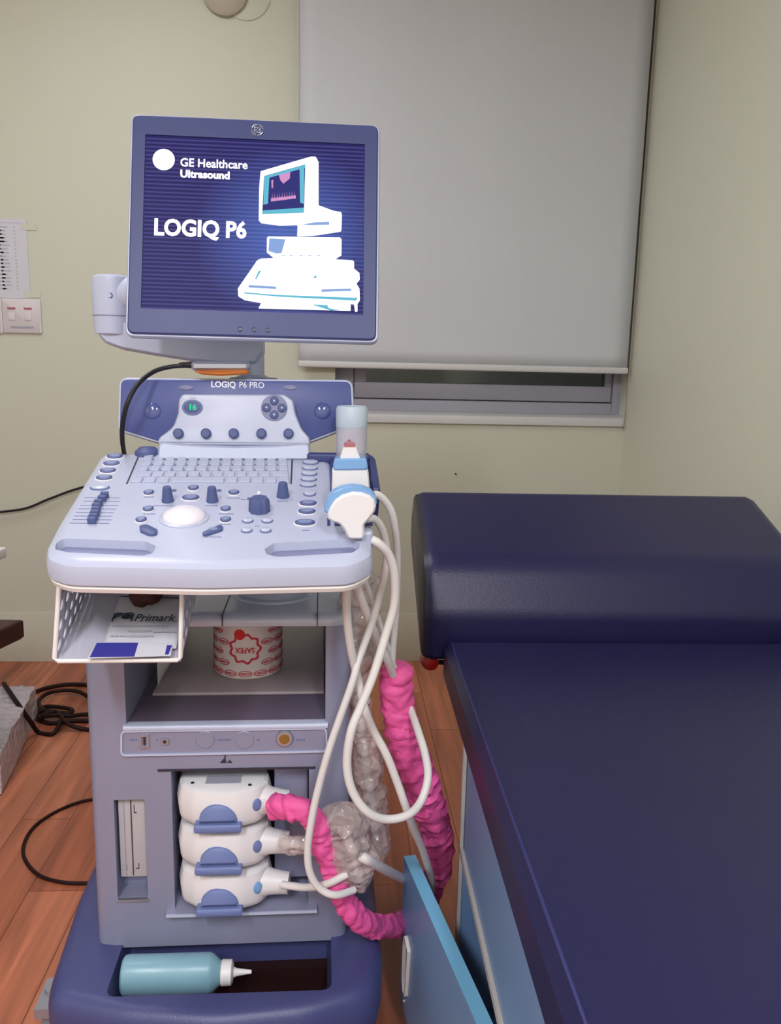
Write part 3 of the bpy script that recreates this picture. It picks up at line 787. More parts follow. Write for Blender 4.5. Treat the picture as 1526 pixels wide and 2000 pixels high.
# knobs
def knob(px, py, r, h, name='rotary_knob', n=0):
    c = pan(px, py)
    prof = [(r*1.1, 0), (r*1.08, .003), (r, .005), (r*.78, h-.002), (r*.7, h), (.001, h)]
    if n:
        pts = [Vector((c.x+(r*(1+.045*cos(n*a)))*cos(a), c.y+(r*(1+.045*cos(n*a)))*sin(a))) for a in [2*pi*k/96 for k in range(96)]]
        return psub(name, Prism(pts, [(0, 0), (h*.8, .0008), (h, .003), (h, .006)], XY), KNOB)
    return psub(name, Lathe((c.x, c.y, 0), (0, 0, 1), prof, 28), KNOB)
knob(328, 979, .0078, .022); knob(415, 979, .0078, .022); knob(553, 970, .0085, .022)
knob(507, 998, .0145, .02, 'mode_dial', 8)
c = pan(507, 985); psub('dial_pointer', Box(c.x-.002, c.x+.002, c.y-.012, c.y-.002, .0198, .0208), WTEXT)
for px, py in ((340, 959), (428, 959), (488, 975)):
    c = pan(px, py); psub('knob_tick', Prism(circ(c.x, c.y, .0035, .0025), [(0, 0), (.002, 0)], XY), KEYO)
# trackball
c = pan(360, 1012); R_ = abs(pan(403, 1012).x-c.x)
psub('trackball_ring', Lathe((c.x, c.y, 0), (0, 0, 1), [(R_*1.14, 0), (R_*1.12, .002), (R_*1.0, .003), (R_*.98, .0)], 48), PANEL)
TBALL = mat('trackball_white', (224, 220, 228), .3)
psub('trackball', Lathe((c.x, c.y, 0), (0, 0, 1), [(R_*1.0, 0.0)] + [(R_*cos(a), .014*sin(a)/1.0+.001) for a in [k*pi/2/10 for k in range(1, 11)]], 48), TBALL)
# slide pots
tr = [(165, 972, 70), (163, 979, 72), (157, 987, 74), (153, 994, 74), (148, 1001, 74), (145, 1008, 74), (142, 1015, 76), (136, 1022, 78)]
caps = [205, 200, 193, 189, 188, 186, 183, 180]
for (x, y, L_), cxp in zip(tr, caps):
    a, b = pan(x, y), pan(x+L_, y)
    psub('slider_track', Box(a.x, b.x, a.y-.0006, a.y+.0006, -.0002, .0004), KEYO)
    c = pan(cxp, y)
    psub('slider_cap', Box(c.x-.0055, c.x+.0055, c.y-.0033, c.y+.0033, .0005, .009), KNOB, bevel=.0012)

# probe holder bay at the side of the panel
hb = [pan(646, 884), pan(722, 884), pan(733, 900), pan(733, 975), pan(726, 1040), pan(690, 1046), pan(640, 1036), pan(640, 900)]
hx0, hx1 = pan(644, 900).x, pan(732, 900).x
def hc(px, py): return pan(px, py)
cupc = pan(688, 905); cr_ = .0275
hold = [cupc+Vector((0, 0))]
y0 = pan(700, 962).y
ph = psub('probe_holder', Prism(rpoly([(hx0, y0), (hx1+.001, y0), (hx1+.001, cupc.y+.03), (hx0, cupc.y+.03)], [.004, .004, .028, .028], 8), [(-.05, .006), (-.04, .002), (.004, 0), (.007, .002)], XY), NAVY)
ph.parent = None; ph.matrix_world = Matrix(); bpy.context.view_layer.update()
cut(ph, [Lathe((cupc.x+.002, cupc.y+.001, 0), (0, 0, 1), [(cr_, -.035), (cr_, .05)], 40), Box(cupc.x-.026, cupc.x+.028, y0-.01, cupc.y-.012, -.03, .05)])
ph.parent = cp; ph.matrix_parent_inverse = Matrix(); ph.matrix_local = Matrix()
c = pan(648, 1020)
for xa, xb in ((-.006, -.002), (.004, .013), (.045, .056)): psub('holder_slot', Box(c.x+xa, c.x+xb, c.y-.012, c.y+.012, 0, .0008), NAVY)
c = pan(712, 1046)
psub('cable_hook', Prism(rpoly([(c.x-.012, c.y-.01), (c.x+.01, c.y-.01), (c.x+.012, c.y+.006), (c.x-.012, c.y+.006)], .005), [(-.01, 0), (.006, 0), (.009, .003)], XY), PANEL)

# ---- speaker console
CONY = .17
CON = MACH @ Matrix.Translation((0, CONY, mz(460, 870, CONY))) @ Matrix.Rotation(radians(-12), 4, 'X')
CONL = MACH.inverted() @ CON
def con(px, py, y=0.0):
    q = hit(px, py, 1, y, CON); return Vector((q.x, q.z))
out = [con(*p) for p in [(232, 736), (690, 741), (694, 832), (604, 866), (308, 866), (229, 842)]]
P = rpoly(out, [.016, .016, .012, .02, .02, .012], 6)
cons = obj('speaker_console', Prism(P, [(0.02, .01), (.014, .002), (.006, 0), (.001, .0015), (0, .003)], XZ), SILVERL, ma)
cons.matrix_local = CONL
def csub(name, bm, m, bevel=0, label=None): return obj(name, bm, m, cons, bevel=bevel, label=label)
csub('console_back', Prism(P, [(.06, .03), (.05, .012), (.0202, .008)], XZ), SILVER)
csub('console_face', Prism(P, [(.0, .0045), (-.002, .0045), (-.003, .006)], XZ), mat('console_navy', (76, 86, 142), .4))
fa = [con(*p, -.02) for p in [(356, 769), (556, 770), (573, 782), (578, 808), (590, 838), (606, 856), (606, 872), (308, 870), (309, 856), (338, 834), (347, 808), (349, 780)]]
P = rpoly(fa, [.012, .012, .01, .02, .03, .012, .005, .005, .012, .03, .02, .01], 6)
csub('console_keypad', Prism(P, [(-.003, 0), (-.018, 0), (-.0215, .0025), (-.0222, .006)], XZ), PANEL)
# curved lower apron between keypad and panel
ap = [con(*p, -.03) for p in [(309, 862), (380, 868), (457, 871), (540, 869), (606, 864), (608, 900), (306, 900)]]
csub('console_apron', Prism(rpoly(ap, [.01, 0, 0, 0, .01, 0, 0]), [(0, 0), (-.026, 0), (-.032, .004)], XZ), SILVERL)
def cdisc(name, px, py, prof, m, y=-.022, n=28, sx=1, sy=1):
    c = con(px, py, y); return csub(name, Lathe((c.x, y, c.y), (0, -1, 0), prof, n, sx, sy), m)
for px in (349, 403, 457, 511, 564):
    cdisc('knob', px, 847, [(.0085, 0), (.0085, .001), (.0078, .008), (.006, .0095), (.001, .0095)], KNOB)
cdisc('button_plate', 376, 796, [(.0165, 0), (.0165, .0012), (.0155, .002)], KEYO, sy=.78)
cdisc('power_display', 376, 796, [(.0135, 0), (.0135, .0022), (.012, .0028)], KNOB, sy=.7)
c = con(376, 796, -.025)
csub('display_digits', place(text_bm('16', .013, .0002, .0002, 'CENTER'), lambda v: (c.x+v.x, -.0252-v.z, c.y+v.y)), EGREEN)
c = con(378, 777, -.0222)
csub('display_caption', place(text_bm('Power', .004, 0, .0001, 'CENTER'), lambda v: (c.x+v.x, -.0223-v.z, c.y+v.y)), KEYO)
cdisc('button_plate', 536, 797, [(.0215, 0), (.0215, .001), (.0205, .0018)], PANELD)
c = con(536, 797, -.022)
for k in range(4):
    a = k*pi/2; cc = Vector((c.x+.0125*cos(a), c.y+.0115*sin(a)))
    csub('arrow_button', Lathe((cc.x, -.0235, cc.y), (0, -1, 0), [(.0072, 0), (.0072, .002), (.0055, .0032), (.001, .0034)], 24), KNOB)
    csub('arrow_mark', Prism([(cc.x+.0022*cos(a), cc.y+.0022*sin(a)), (cc.x+.002*cos(a+2.2), cc.y+.002*sin(a+2.2)), (cc.x+.002*cos(a-2.2), cc.y+.002*sin(a-2.2))], [(-.0268, 0), (-.0273, 0)], XZ), WTEXT)
for px in (298, 630):
    cdisc('speaker_dome', px, 803, [(.0145, 0)]+[(.0135*cos(a), .0005+.004*sin(a)) for a in [k*pi/2/8 for k in range(9)]], NAVYG := MATS.get('glossy_navy') or mat('glossy_navy', (76, 86, 142), .1, spec=.7), y=-.003)
for px in (364, 567):
    cdisc('status_window', px, 757, [(.0125, 0), (.0125, .0008), (.0115, .0014)], PANELD, y=-.003, sy=.3)
c = con(462, 752, -.003)
csub('brand_lettering', join([place(text_bm('LOGIQ', .0142, .00035, .0002, 'RIGHT'), lambda v: (c.x-.001+v.x*.92, -.0032-v.z, c.y+v.y)), place(text_bm('P6 PRO', .0142, 0.00005, .0002, 'LEFT'), lambda v: (c.x+.004+v.x*.92, -.0032-v.z, c.y+v.y))]), WTEXT)
0 and csub('brand_strip', Prism(rpoly([(c.x-.065, c.y-.009), (c.x+.065, c.y-.009), (c.x+.065, c.y+.01), (c.x-.065, c.y+.01)], .008), [(-.0025, 0), (-.0031, 0.0003)], XZ), mat('deep_navy', (44, 50, 96), .4))
# side knob behind the panel and rear holder rail
o = obj('rear_handle', Lathe((mx(288, 880, .16), .16, mz(288, 905, .16)), (0, 0, 1), [(.02, -.03), (.022, 0), (.02, .02), (.012, .027), (.001, .028)]), KNOB, ma)
a = ML(600, 884, .14); b = ML(734, 884, .14)
obj('rear_rail', Box(a.x, b.x-.01, .13, .15, a.z-.02, a.z), NAVY, ma, bevel=.004)
# column under console
obj('console_column', Box(mx(360, 800, .25), mx(560, 800, .25), .19, .3, .95, 1.1), SILVER, ma, bevel=.01)
obj('rear_column', Box(nc.x-.06, nc.x+.06, .1, .28, zt+.12, 1.0), SILVER, ma, bevel=.01)

# ---- monitor arm
AY = .31
pz = mz(493, 735, AY)
post = obj('monitor_post', Lathe((mx(493, 700, AY), AY, 0), (0, 0, 1), [(.034, pz-.06), (.036, pz-.004), (.028, pz), (.0215, pz+.003), (.0208, pz+.085)], 40), SILVERL, ma)
obj('post_collar', Lathe((mx(497, 735, AY), AY-.01, 0), (0, 0, 1), [(.045, pz-.06), (.045, pz-.012), (.034, pz-.002), (.02, pz-.001)], 40, sx=1.2), SILVER, ma)
ar = F2([(186, 618), (260, 626), (400, 640), (500, 648), (514, 660), (514, 690), (500, 712), (440, 713), (372, 706), (300, 695), (238, 684), (205, 672), (189, 655)], AY-.03)
obj('monitor_arm', Prism(rpoly(ar, [.0, 0, 0, .01, .01, .01, .01, .02, .05, .05, .03, .02, .02], 5), [(AY-.03, .006), (AY-.024, .001), (AY-.01, 0), (AY+.02, 0), (AY+.03, .006)], XZ), SILVERL, ma)
hzx = mx(220, 580, AY-.005)
rr = (mx(259, 580, AY)-mx(181, 580, AY))/2
z0, z1 = mz(220, 618, AY), mz(220, 538, AY)
obj('arm_hinge', Lathe((hzx, AY-.005, 0), (0, 0, 1), [(rr*.97, z0-.03), (rr*1.0, z0), (rr*1.0, z0+.001), (rr*1.02, z1-.012), (rr*.99, z1-.004), (rr*.7, z1)], 48), SILVERL, ma)
obj('hinge_seam', Lathe((hzx, AY-.005, 0), (0, 0, 1), [(rr*1.012, z0-.0006), (rr*1.015, z0+.0012)], 48), PANELD, ma)
q = ML(214, 577, AY-.005-rr)
obj('hinge_screw', Lathe((q.x, AY-.004-rr*.98, q.z), (0, -1, 0), [(.0055, 0), (.0055, .0015), (.0035, .002), (.003, .0008), (.001, .0008)], 20), KNOB, ma)
obj('pivot_hub', Lathe((hzx+rr*.4, AY-.005, mz(240, 572, AY-.04)), (1, -.3, 0), [(.03, .0), (.03, .06)], 36), SILVERL, ma)

# ---- monitor
MON = Matrix.Translation((-.1342, 1.3698, 1.3953)) @ Matrix.Rotation(radians(.4), 4, 'Z') @ Matrix.Rotation(radians(.22), 4, 'Y') @ Matrix.Rotation(radians(-13.86), 4, 'X')
def mon(px, py, y=0.0):
    q = hit(px, py, 1, y, MON); return Vector((q.x, q.z))
W2, H2 = .1975, .1785
P = rpoly([(-W2, -H2), (W2, -H2), (W2, H2), (-W2, H2)], .014, 6)
mo = obj('monitor', Prism(P, [(.05, .05), (.045, .02), (.022, .006), (.012, 0), (.003, 0), (0, .002)], XZ), SILVERL, ma)
mo.matrix_local = MACH.inverted() @ MON
def msub(name, bm, m, bevel=0, label=None): return obj(name, bm, m, mo, bevel=bevel, label=label)
msub('monitor_mount', Box(-.17, .02, .05, .085, -.1, .0), SILVER, .01)
S = [mon(*p) for p in [(284, 263), (713, 285), (711, 618), (276, 605)]]
sx0_, sx1_ = (S[0].x+S[3].x)/2, (S[1].x+S[2].x)/2; sz0_, sz1_ = (S[2].y+S[3].y)/2, (S[0].y+S[1].y)/2
Pb = rpoly([(-W2+.004, -H2+.004), (W2-.004, -H2+.004), (W2-.004, H2-.004), (-W2+.004, H2-.004)], .011, 6)
bz_ = msub('monitor_bezel', Prism(Pb, [(.003, 0), (-.0035, 0), (-.005, .002)], XZ), NAVY)
bz_.parent = None; bz_.matrix_world = Matrix(); bpy.context.view_layer.update()
cut(bz_, [Prism([(sx0_, sz0_), (sx1_, sz0_), (sx1_, sz1_), (sx0_, sz1_)], [(-.05, -.003), (-.002, 0.001)], XZ)])
bz_.parent = mo; bz_.matrix_parent_inverse = Matrix()
SY = -.0022
cs = Vector(((sx0_+sx1_)/2, (sz0_+sz1_)/2))
scr = msub('screen', Box(sx0_-.001-cs.x, sx1_+.001-cs.x, -.0003, .0, sz0_-.001-cs.y, sz1_+.001-cs.y), SCREEN)
scr.location = (cs.x, SY, cs.y)
def spoly(name, pts, m, lay=1, r=.0):
    Q = [mon(*p, SY) for p in pts]
    if r: Q = rpoly(Q, r, 4)
    return msub(name, Prism(Q, [(SY-.0003-.0002*lay, 0), (SY-.0004-.0002*lay, 0)], XZ), m)
def stext(s, px, py, hpx, bold, name='screen_text', sp=1, ws=1, wpx=None):
    c = mon(px, py, SY); size = (mon(px, py-hpx, SY).y-c.y)/.7
    b = text_bm(s, size, bold, .00005, 'LEFT', sp, ws)
    if wpx:
        x1 = max(v.co.x for v in b.verts); k = (mon(px+wpx, py, SY).x-c.x)/x1
        for v in b.verts: v.co.x *= k
    return msub(name, place(b, lambda v: (c.x+v.x, SY-.0008-v.z, c.y+v.y)), EWHITE)
stext('GE Healthcare', 352, 318, 16, .0004, wpx=132)
stext('Ultrasound', 352, 340, 14, .0007, wpx=97)
stext('LOGIQ P6', 300, 445, 31, .0013, wpx=182)
c = mon(320, 312, SY)
msub('screen_roundel', Prism(circ(c.x, c.y, .0172, .0172, 36), [(SY-.0005, 0), (SY-.0006, 0)], XZ), EWHITE)
# product picture on the screen
def crop(x, y): return (440+x*290/1526, 290+y*330/1736)
C = lambda L_: [crop(*p) for p in L_]
spoly('screen_picture', C([(365, 235), (880, 85), (930, 85), (960, 140), (960, 585), (1110, 640), (1190, 655), (1200, 680), (1195, 850), (1170, 860), (900, 900), (740, 905), (745, 790), (560, 795), (370, 770), (345, 740), (350, 400)]), EWHITE, 1, .0015)
spoly('screen_picture', C([(440, 905), (1180, 915), (1197, 935), (1195, 1100), (1130, 1140), (1310, 1150), (1325, 1165), (1325, 1235), (1380, 1280), (1383, 1350), (1350, 1390), (1380, 1440), (1385, 1560), (1360, 1600), (1360, 1680), (1335, 1680), (1325, 1605), (1290, 1600), (1290, 1670), (340, 1645), (370, 1590), (200, 1560), (135, 1520), (130, 1440), (330, 1150), (370, 1132), (500, 1128), (428, 1070), (430, 920)]), EWHITE, 1, .001)
spoly('screen_detail', C([(455, 925), (620, 935), (580, 1075), (530, 1082), (445, 1055)]), ELIGHT, 2)
spoly('screen_detail', C([(400, 285), (825, 165), (810, 662), (380, 678)]), ENAVY, 2)
spoly('screen_detail', C([(400, 290), (825, 168), (824, 200), (400, 318)]), ECYAN, 3)
spoly('screen_detail', C([(383, 640), (812, 610), (810, 662), (381, 677)]), ECYAN, 3)
spoly('screen_detail', C([(402, 310), (455, 300), (440, 570), (392, 580)]), ECYAN, 3)
spoly('screen_detail', C([(765, 200), (815, 190), (808, 570), (770, 560)]), ECYAN, 3)
spoly('screen_detail', C([(550, 265), (670, 240), (665, 310), (600, 365), (568, 330)]), EPINK, 3)
spoly('screen_detail', C([(470, 515), (725, 485), (728, 515), (472, 548)]), EPINK, 3)
spoly('screen_detail', C([(475, 330), (495, 325), (492, 410), (478, 412)]), EPINK, 3)
for k in range(10):
    x = 485+k*25; y = 515-k*2.6
    spoly('screen_detail', C([(x-3, y), (x, y-55), (x+3, y)]), EPINK, 3)
spoly('screen_detail', C([(240, 1405), (520, 1420), (530, 1445), (240, 1430)]), ELIGHT, 2)
spoly('screen_detail', C([(990, 1450), (1290, 1440), (1300, 1465), (990, 1475)]), ELIGHT, 2)
spoly('screen_detail', C([(190, 1478), (520, 1505), (1330, 1535), (1355, 1530), (1350, 1565), (560, 1525), (195, 1492)]), ECYAN, 2)
spoly('screen_detail', C([(890, 1605), (1050, 1610), (1060, 1640), (1180, 1665), (1080, 1665), (1000, 1640)]), ECYAN, 2)
spoly('screen_detail', C([(790, 785), (920, 760), (1070, 755), (1070, 785), (880, 790)]), ELIGHT, 2)
for x in (600, 680, 780, 870, 960): spoly('screen_detail', C([(x-18, 1100), (x+18, 1100), (x+16, 1106), (x-16, 1106)]), ELIGHT, 2)
spoly('screen_detail', C([(900, 1330), (935, 1300), (940, 1335)]), ECYAN, 2)
spoly('screen_detail', C([(345, 1260), (370, 1258), (320, 1345), (308, 1340)]), ECYAN, 2)
# bezel logo: ring with interlaced curls, and three buttons
c = mon(503, 254, -.005)
R_ = .0098
ri = []
for k in range(4):
    a0 = k*pi/2
    arc = [Vector((c.x+R_*.9*cos(a0+t), -.0054, c.y+R_*.9*sin(a0+t))) for t in [i*(pi/2-.25)/10 for i in range(11)]]
    ri.append(tube(bmesh.new(), arc, .0009, 8))
    cc = Vector((c.x+R_*.36*cos(a0+pi/4), c.y+R_*.36*sin(a0+pi/4)))
    arc = [Vector((cc.x+R_*.22*cos(a0+t), -.0054, cc.y+R_*.22*sin(a0+t))) for t in [i*5.2/14-1.4 for i in range(15)]]
    ri.append(tube(bmesh.new(), arc, .0008, 8))
msub('bezel_emblem', join(ri), METAL)
for px, py in ((469, 643), (496, 644), (523, 645)):
    c = mon(px, py, -.005); msub('bezel_button', Lathe((c.x, -.005, c.y), (0, -1, 0), [(.0038, 0), (.0038, .0012), (.0026, .0014), (.0024, .0006), (.0001, .0006)], 20), mat('button_navy', (40, 46, 92), .3) if 'button_navy' not in MATS else MATS['button_navy'])

# ------------------------------------------------------------------ handheld probe on the console
q = hit(432, 716, 1, CONY+.02, MACH)
HP = MACH @ Matrix.Translation(q) @ Matrix.Rotation(radians(-1.5), 4, 'Y')
t = empty('handheld_probe', mw=HP); tag(t, 'slim silver and orange probe lying on top of the console', 'probe')
P = rpoly([(-.046, -.006), (.046, -.006), (.047, .008), (-.046, .009)], .006, 6)
obj('shell', Prism(P, [(-.018, .004), (-.014, 0), (.014, 0), (.018, .004)], XZ), METAL, t)
P = rpoly([(-.045, -.006), (.046, -.006), (.045, -.0125), (.0, -.015), (-.03, -.0125)], .003, 5)
obj('lens_strip', Prism(P, [(-.0185, .003), (-.015, 0), (.014, 0), (.017, .004)], XZ), ORANGE, t, label='orange underside')
obj('strain_relief', Lathe((-.046, 0, .003), (-1, 0, .02), [(.006, 0), (.005, .01), (.0035, .022)], 20), BLACK, t)
inv = HP.inverted()
L = [(372, 714, 1.39), (335, 716, 1.385), (300, 726, 1.37), (270, 750, 1.34), (250, 785, 1.32), (240, 825, 1.33), (239, 860, 1.36), (245, 900, 1.43), (250, 940, 1.5), (245, 1000, 1.55)]
obj('cable', tube(bmesh.new(), [inv @ v for v in catmull([hit(x, y, 1, Y) for x, y, Y in L], 10)], .0038, 12), BLACK, t, label='black cable')

# ------------------------------------------------------------------ probes and bottle in the holders
def pan3(px, py, wv): q = hit(px, py, 2, wv, PAN); return PAN @ Vector((q.x, q.y, wv))
# gel bottle standing in the rear cup
cw_ = PAN @ Vector((cupc.x+.002, cupc.y+.001, -.03))
t = empty('gel_bottle', cw_); tag(t, 'frosted clear bottle standing upright in the round holder behind the probes', 'bottle')
BY_ = cw_.y
zt2 = hit(687, 793, 1, BY_).z - cw_.z
rb = (hit(718, 840, 1, BY_).x-hit(656, 840, 1, BY_).x)/2
xo = hit(687, 840, 1, BY_).x-cw_.x
obj('bottle_body', Lathe((xo, 0, 0), (0, 0, 1), [(rb*.9, .0), (rb*.96, .004), (rb*.97, zt2-.035), (rb*.97, zt2-.03)], 40), FROST, t)
obj('bottle_lid', Lathe((xo, 0, 0), (0, 0, 1), [(rb*.98, zt2-.034), (rb, zt2-.032), (rb, zt2-.004), (rb*.9, zt2), (rb*.85, zt2-.001), (.001, zt2-.001)], 40), FROSTC, t)
q = zt2-.048
obj('bottle_mark', join([Box(xo-.007, xo-.002, -rb-.0006, -rb+.001, q-.006, q-.004), Box(xo-.004, xo+.0, -rb-.0006, -rb+.001, q-.009, q-.007)]), LENSR, t)

# linear probe
LY = 1.115
def wf(L, Y): return [Vector((hit(x, y, 1, Y).x, hit(x, y, 1, Y).z)) for x, y in L]
t = empty('linear_probe', hit(686, 985, 1, LY)); tag(t, 'white probe with a red tip and blue collar standing in the upper holder', 'probe')
inv = Matrix.Translation(-t.location)
def wobj(name, bm, m, par, label=None):
    iv = Matrix.Translation(-par.location)
    return obj(name, place(bm, lambda v: iv @ v), m, par, label=label)
wobj('nose', Prism(rpoly(wf([(673, 867), (694, 867), (706, 900), (662, 900)], LY), .0045), [(LY-.014, .0015), (LY-.0125, 0), (LY+.011, 0), (LY+.014, .0015)], XZ), OFFW, t)
wobj('lens', Prism(rpoly(wf([(673, 865), (693, 865), (694, 871), (672, 871)], LY), .001), [(LY-.0145, 0), (LY+.011, 0)], XZ), LENSR, t, 'red grey tip')
wobj('collar', Prism(rpoly(wf([(655, 893), (715, 892), (719, 914), (649, 915)], LY), .005), [(LY-.02, .002), (LY-.018, 0), (LY+.017, 0), (LY+.02, .002)], XZ), LENS, t, 'light blue collar')
wobj('handle', Prism(rpoly(wf([(649, 914), (719, 914), (722, 950), (712, 985), (700, 1030), (670, 1030), (648, 955)], LY), [.004, .004, .01, .02, .01, .01, .01]), [(LY-.0195, .002), (LY-.016, 0), (LY+.016, 0), (LY+.019, .004)], XZ), OFFW, t)

# convex probe
CVY = 1.06
t = empty('convex_probe', hit(690, 1040, 1, CVY)); tag(t, 'white curved probe with a wide rounded blue face leaning in the front holder', 'probe')
arc_o = [(633, 998), (634, 983), (640, 969), (651, 958), (668, 950), (688, 947), (708, 949), (725, 957), (735, 970), (737, 984)]
arc_i = [(731, 972), (722, 963), (706, 957), (688, 956), (668, 962), (654, 972), (645, 985), (641, 1000)]
body_ = [(731, 972), (722, 963), (706, 957), (688, 956), (668, 962), (654, 972), (645, 985), (640, 998), (640, 1008), (650, 1015), (663, 1018), (672, 1030), (680, 1048), (712, 1048), (711, 1020), (722, 1008), (731, 995), (734, 984)]
wobj('head', Prism(rpoly(wf(body_, CVY), .007, 4), [(CVY-.022, .0035), (CVY-.020, .001), (CVY-.016, 0), (CVY+.012, 0), (CVY+.018, .004)], XZ), OFFW, t)
arc_b = [(634, 999), (634, 983), (640, 969), (651, 958), (668, 950), (688, 947), (708, 949), (725, 957), (734, 968), (737, 984), (690, 990)]
wobj('lens', Prism(rpoly(wf(arc_b, CVY), .006, 4), [(CVY-.015, .0015), (CVY-.013, 0), (CVY+.014, 0), (CVY+.018, .004)], XZ), LENS, t, 'blue curved lens')
t['label'] = 'white curved probe with a wide rounded blue face leaning in the front holder'

# ------------------------------------------------------------------ cables, wraps
def white_cable(L, label, r=.0056):
    pts = [hit(*p[:2], 1, p[2]) for p in L]
    o = obj('probe_cable', tube(bmesh.new(), catmull(pts, 10), r, 12), CABLE)
    return tag(o, label, 'cable', 'white probe cables')
white_cable([(720, 975, 1.12), (735, 966, 1.13), (755, 982, 1.14), (768, 1010, 1.15), (775, 1060, 1.17), (776, 1120, 1.19), (773, 1200, 1.21), (768, 1260, 1.22), (765, 1310, 1.23)], 'white cable arching highest from the upper probe down to the pink sleeve')
white_cable([(715, 1015, 1.1), (732, 1014, 1.11), (747, 1035, 1.12), (755, 1070, 1.13), (755, 1100, 1.13), (743, 1160, 1.14), (728, 1213, 1.14), (712, 1258, 1.13), (699, 1294, 1.12), (686, 1340, 1.11), (646, 1454, 1.1), (622, 1540, 1.1), (609, 1600, 1.1), (601, 1660, 1.1), (606, 1705, 1.1), (625, 1735, 1.1), (655, 1748, 1.1), (692, 1738, 1.12)], 'white cable running across the cabinet to the lowest small loop near the base')
white_cable([(722, 1052, 1.06), (740, 1062, 1.06), (760, 1085, 1.07), (771, 1125, 1.08), (770, 1180, 1.09), (754, 1239, 1.09), (730, 1317, 1.08), (707, 1375, 1.07), (686, 1428, 1.06), (678, 1493, 1.06), (689, 1546, 1.06), (717, 1585, 1.06), (754, 1600, 1.07), (796, 1592, 1.08), (822, 1566, 1.1), (836, 1520, 1.12), (831, 1475, 1.15), (817, 1428, 1.19), (804, 1391, 1.235), (795, 1372, 1.25)], 'white cable forming the big round loop in front of the pink sleeve', .0062)
white_cable([(679, 1110, 1.07), (678, 1150, 1.07), (678, 1205, 1.09), (686, 1268, 1.11), (699, 1325, 1.13), (712, 1383, 1.12), (730, 1428, 1.13), (754, 1472, 1.13), (775, 1525, 1.13), (796, 1585, 1.13), (808, 1620, 1.16), (822, 1651, 1.2), (836, 1692, 1.25), (843, 1722, 1.28), (840, 1760, 1.3)], 'white cable hanging straight from the panel corner and crossing down to the open door', .0062)
white_cable([(692, 1110, 1.12), (694, 1134, 1.12), (712, 1186, 1.14), (728, 1226, 1.16), (743, 1260, 1.18), (757, 1290, 1.2), (768, 1318, 1.23)], 'white cable slanting from under the panel into the pink sleeve top', .0062)
white_cable([(706, 1120, 1.17), (718, 1148, 1.18), (738, 1205, 1.2), (755, 1255, 1.21), (772, 1305, 1.24)], 'thin white cable behind the others slanting into the pink sleeve top', .004)
white_cable([(552, 1728, 1.17), (600, 1733, 1.15), (640, 1726, 1.13), (680, 1706, 1.13)], 'short white lead leaving the lowest connector toward the plastic bundle', .006)
white_cable([(704, 1672, 1.13), (720, 1680, 1.13), (750, 1697, 1.18), (786, 1716, 1.3), (815, 1732, 1.34)], 'short thick white cable poking from the plastic bundle behind the open door', .008)
def crinkle(q, a):
    n1 = noise.noise(Vector((cos(a)*.55, sin(a)*.55, q*72+.7*sin(a+q*30)))); n2 = noise.noise(Vector((cos(a)*2.2+5, sin(a)*2.2, q*110)))
    return .97+.26*(abs(n1)*2-.4)+.10*n2
def sleeve(name, L, m, label, sub=16, n=36, fn=crinkle, cat='sleeve'):
    pts = [hit(x, y, 1, Y) for x, y, Y, r in L]; path = catmull(pts, sub)
    acc = [0]
    for u, v in zip(path, path[1:]): acc.append(acc[-1]+(v-u).length)
    rs = catmull([Vector((r, 0, 0)) for *_, r in L], sub)
    rv = [v.x for v in rs]
    o = obj(name, tube(bmesh.new(), path, 1, n, rf=lambda i, f, a: rv[i]*fn(acc[i], a)), m)
    return tag(o, label, cat)
sleeve('pink_sleeve', [(533, 1573, 1.165, .018), (560, 1576, 1.15, .019), (590, 1583, 1.14, .018), (615, 1605, 1.14, .018), (628, 1645, 1.14, .017), (645, 1690, 1.145, .016), (668, 1750, 1.15, .018), (700, 1792, 1.16, .018), (745, 1810, 1.22, .018), (790, 1800, 1.325, .019), (830, 1760, 1.35, .021), (856, 1695, 1.35, .024), (852, 1620, 1.33, .027), (828, 1545, 1.29, .029), (795, 1460, 1.25, .029), (778, 1390, 1.25, .027), (774, 1330, 1.25, .026), (772, 1298, 1.25, .022)], PINK, 'bright pink crinkled wrap around the probe lead, looping past the open door')
def crinkle2(q, a):
    return 1+.36*noise.noise(Vector((cos(a)*1.3, sin(a)*1.3, q*45)))+.14*noise.noise(Vector((cos(a)*3.5, sin(a)*3.5, q*120)))
sleeve('plastic_wrap', [(700, 1128, 1.24, .03), (700, 1180, 1.25, .03), (690, 1240, 1.255, .033), (684, 1300, 1.255, .03), (695, 1350, 1.26, .022), (706, 1420, 1.26, .022), (716, 1500, 1.26, .026), (728, 1580, 1.26, .024), (738, 1650, 1.25, .02), (735, 1690, 1.24, .01)], WRAP, 'clear crinkled plastic wrap hanging down behind the white cables', fn=crinkle2, cat='plastic wrap')
sleeve('plastic_bundle', [(552, 1645, 1.17, .014), (580, 1650, 1.16, .014), (615, 1650, 1.15, .013), (645, 1605, 1.15, .02), (672, 1605, 1.155, .032), (684, 1650, 1.155, .036), (695, 1695, 1.155, .03), (705, 1735, 1.155, .012)], WRAP, 'clear plastic bundle around the middle connector lead in front of the pink wrap', fn=crinkle2, cat='plastic wrap')
for L, lab in (([(700, 1150, 1.25), (690, 1250, 1.255), (695, 1350, 1.26), (716, 1500, 1.26), (728, 1580, 1.26), (737, 1670, 1.25)], 'cable seen through the long clear plastic wrap'), ([(555, 1645, 1.17), (610, 1650, 1.155), (665, 1620, 1.155), (690, 1670, 1.155), (705, 1720, 1.155)], 'cable seen through the clear plastic bundle')):
    white_cable(L, lab, .007)

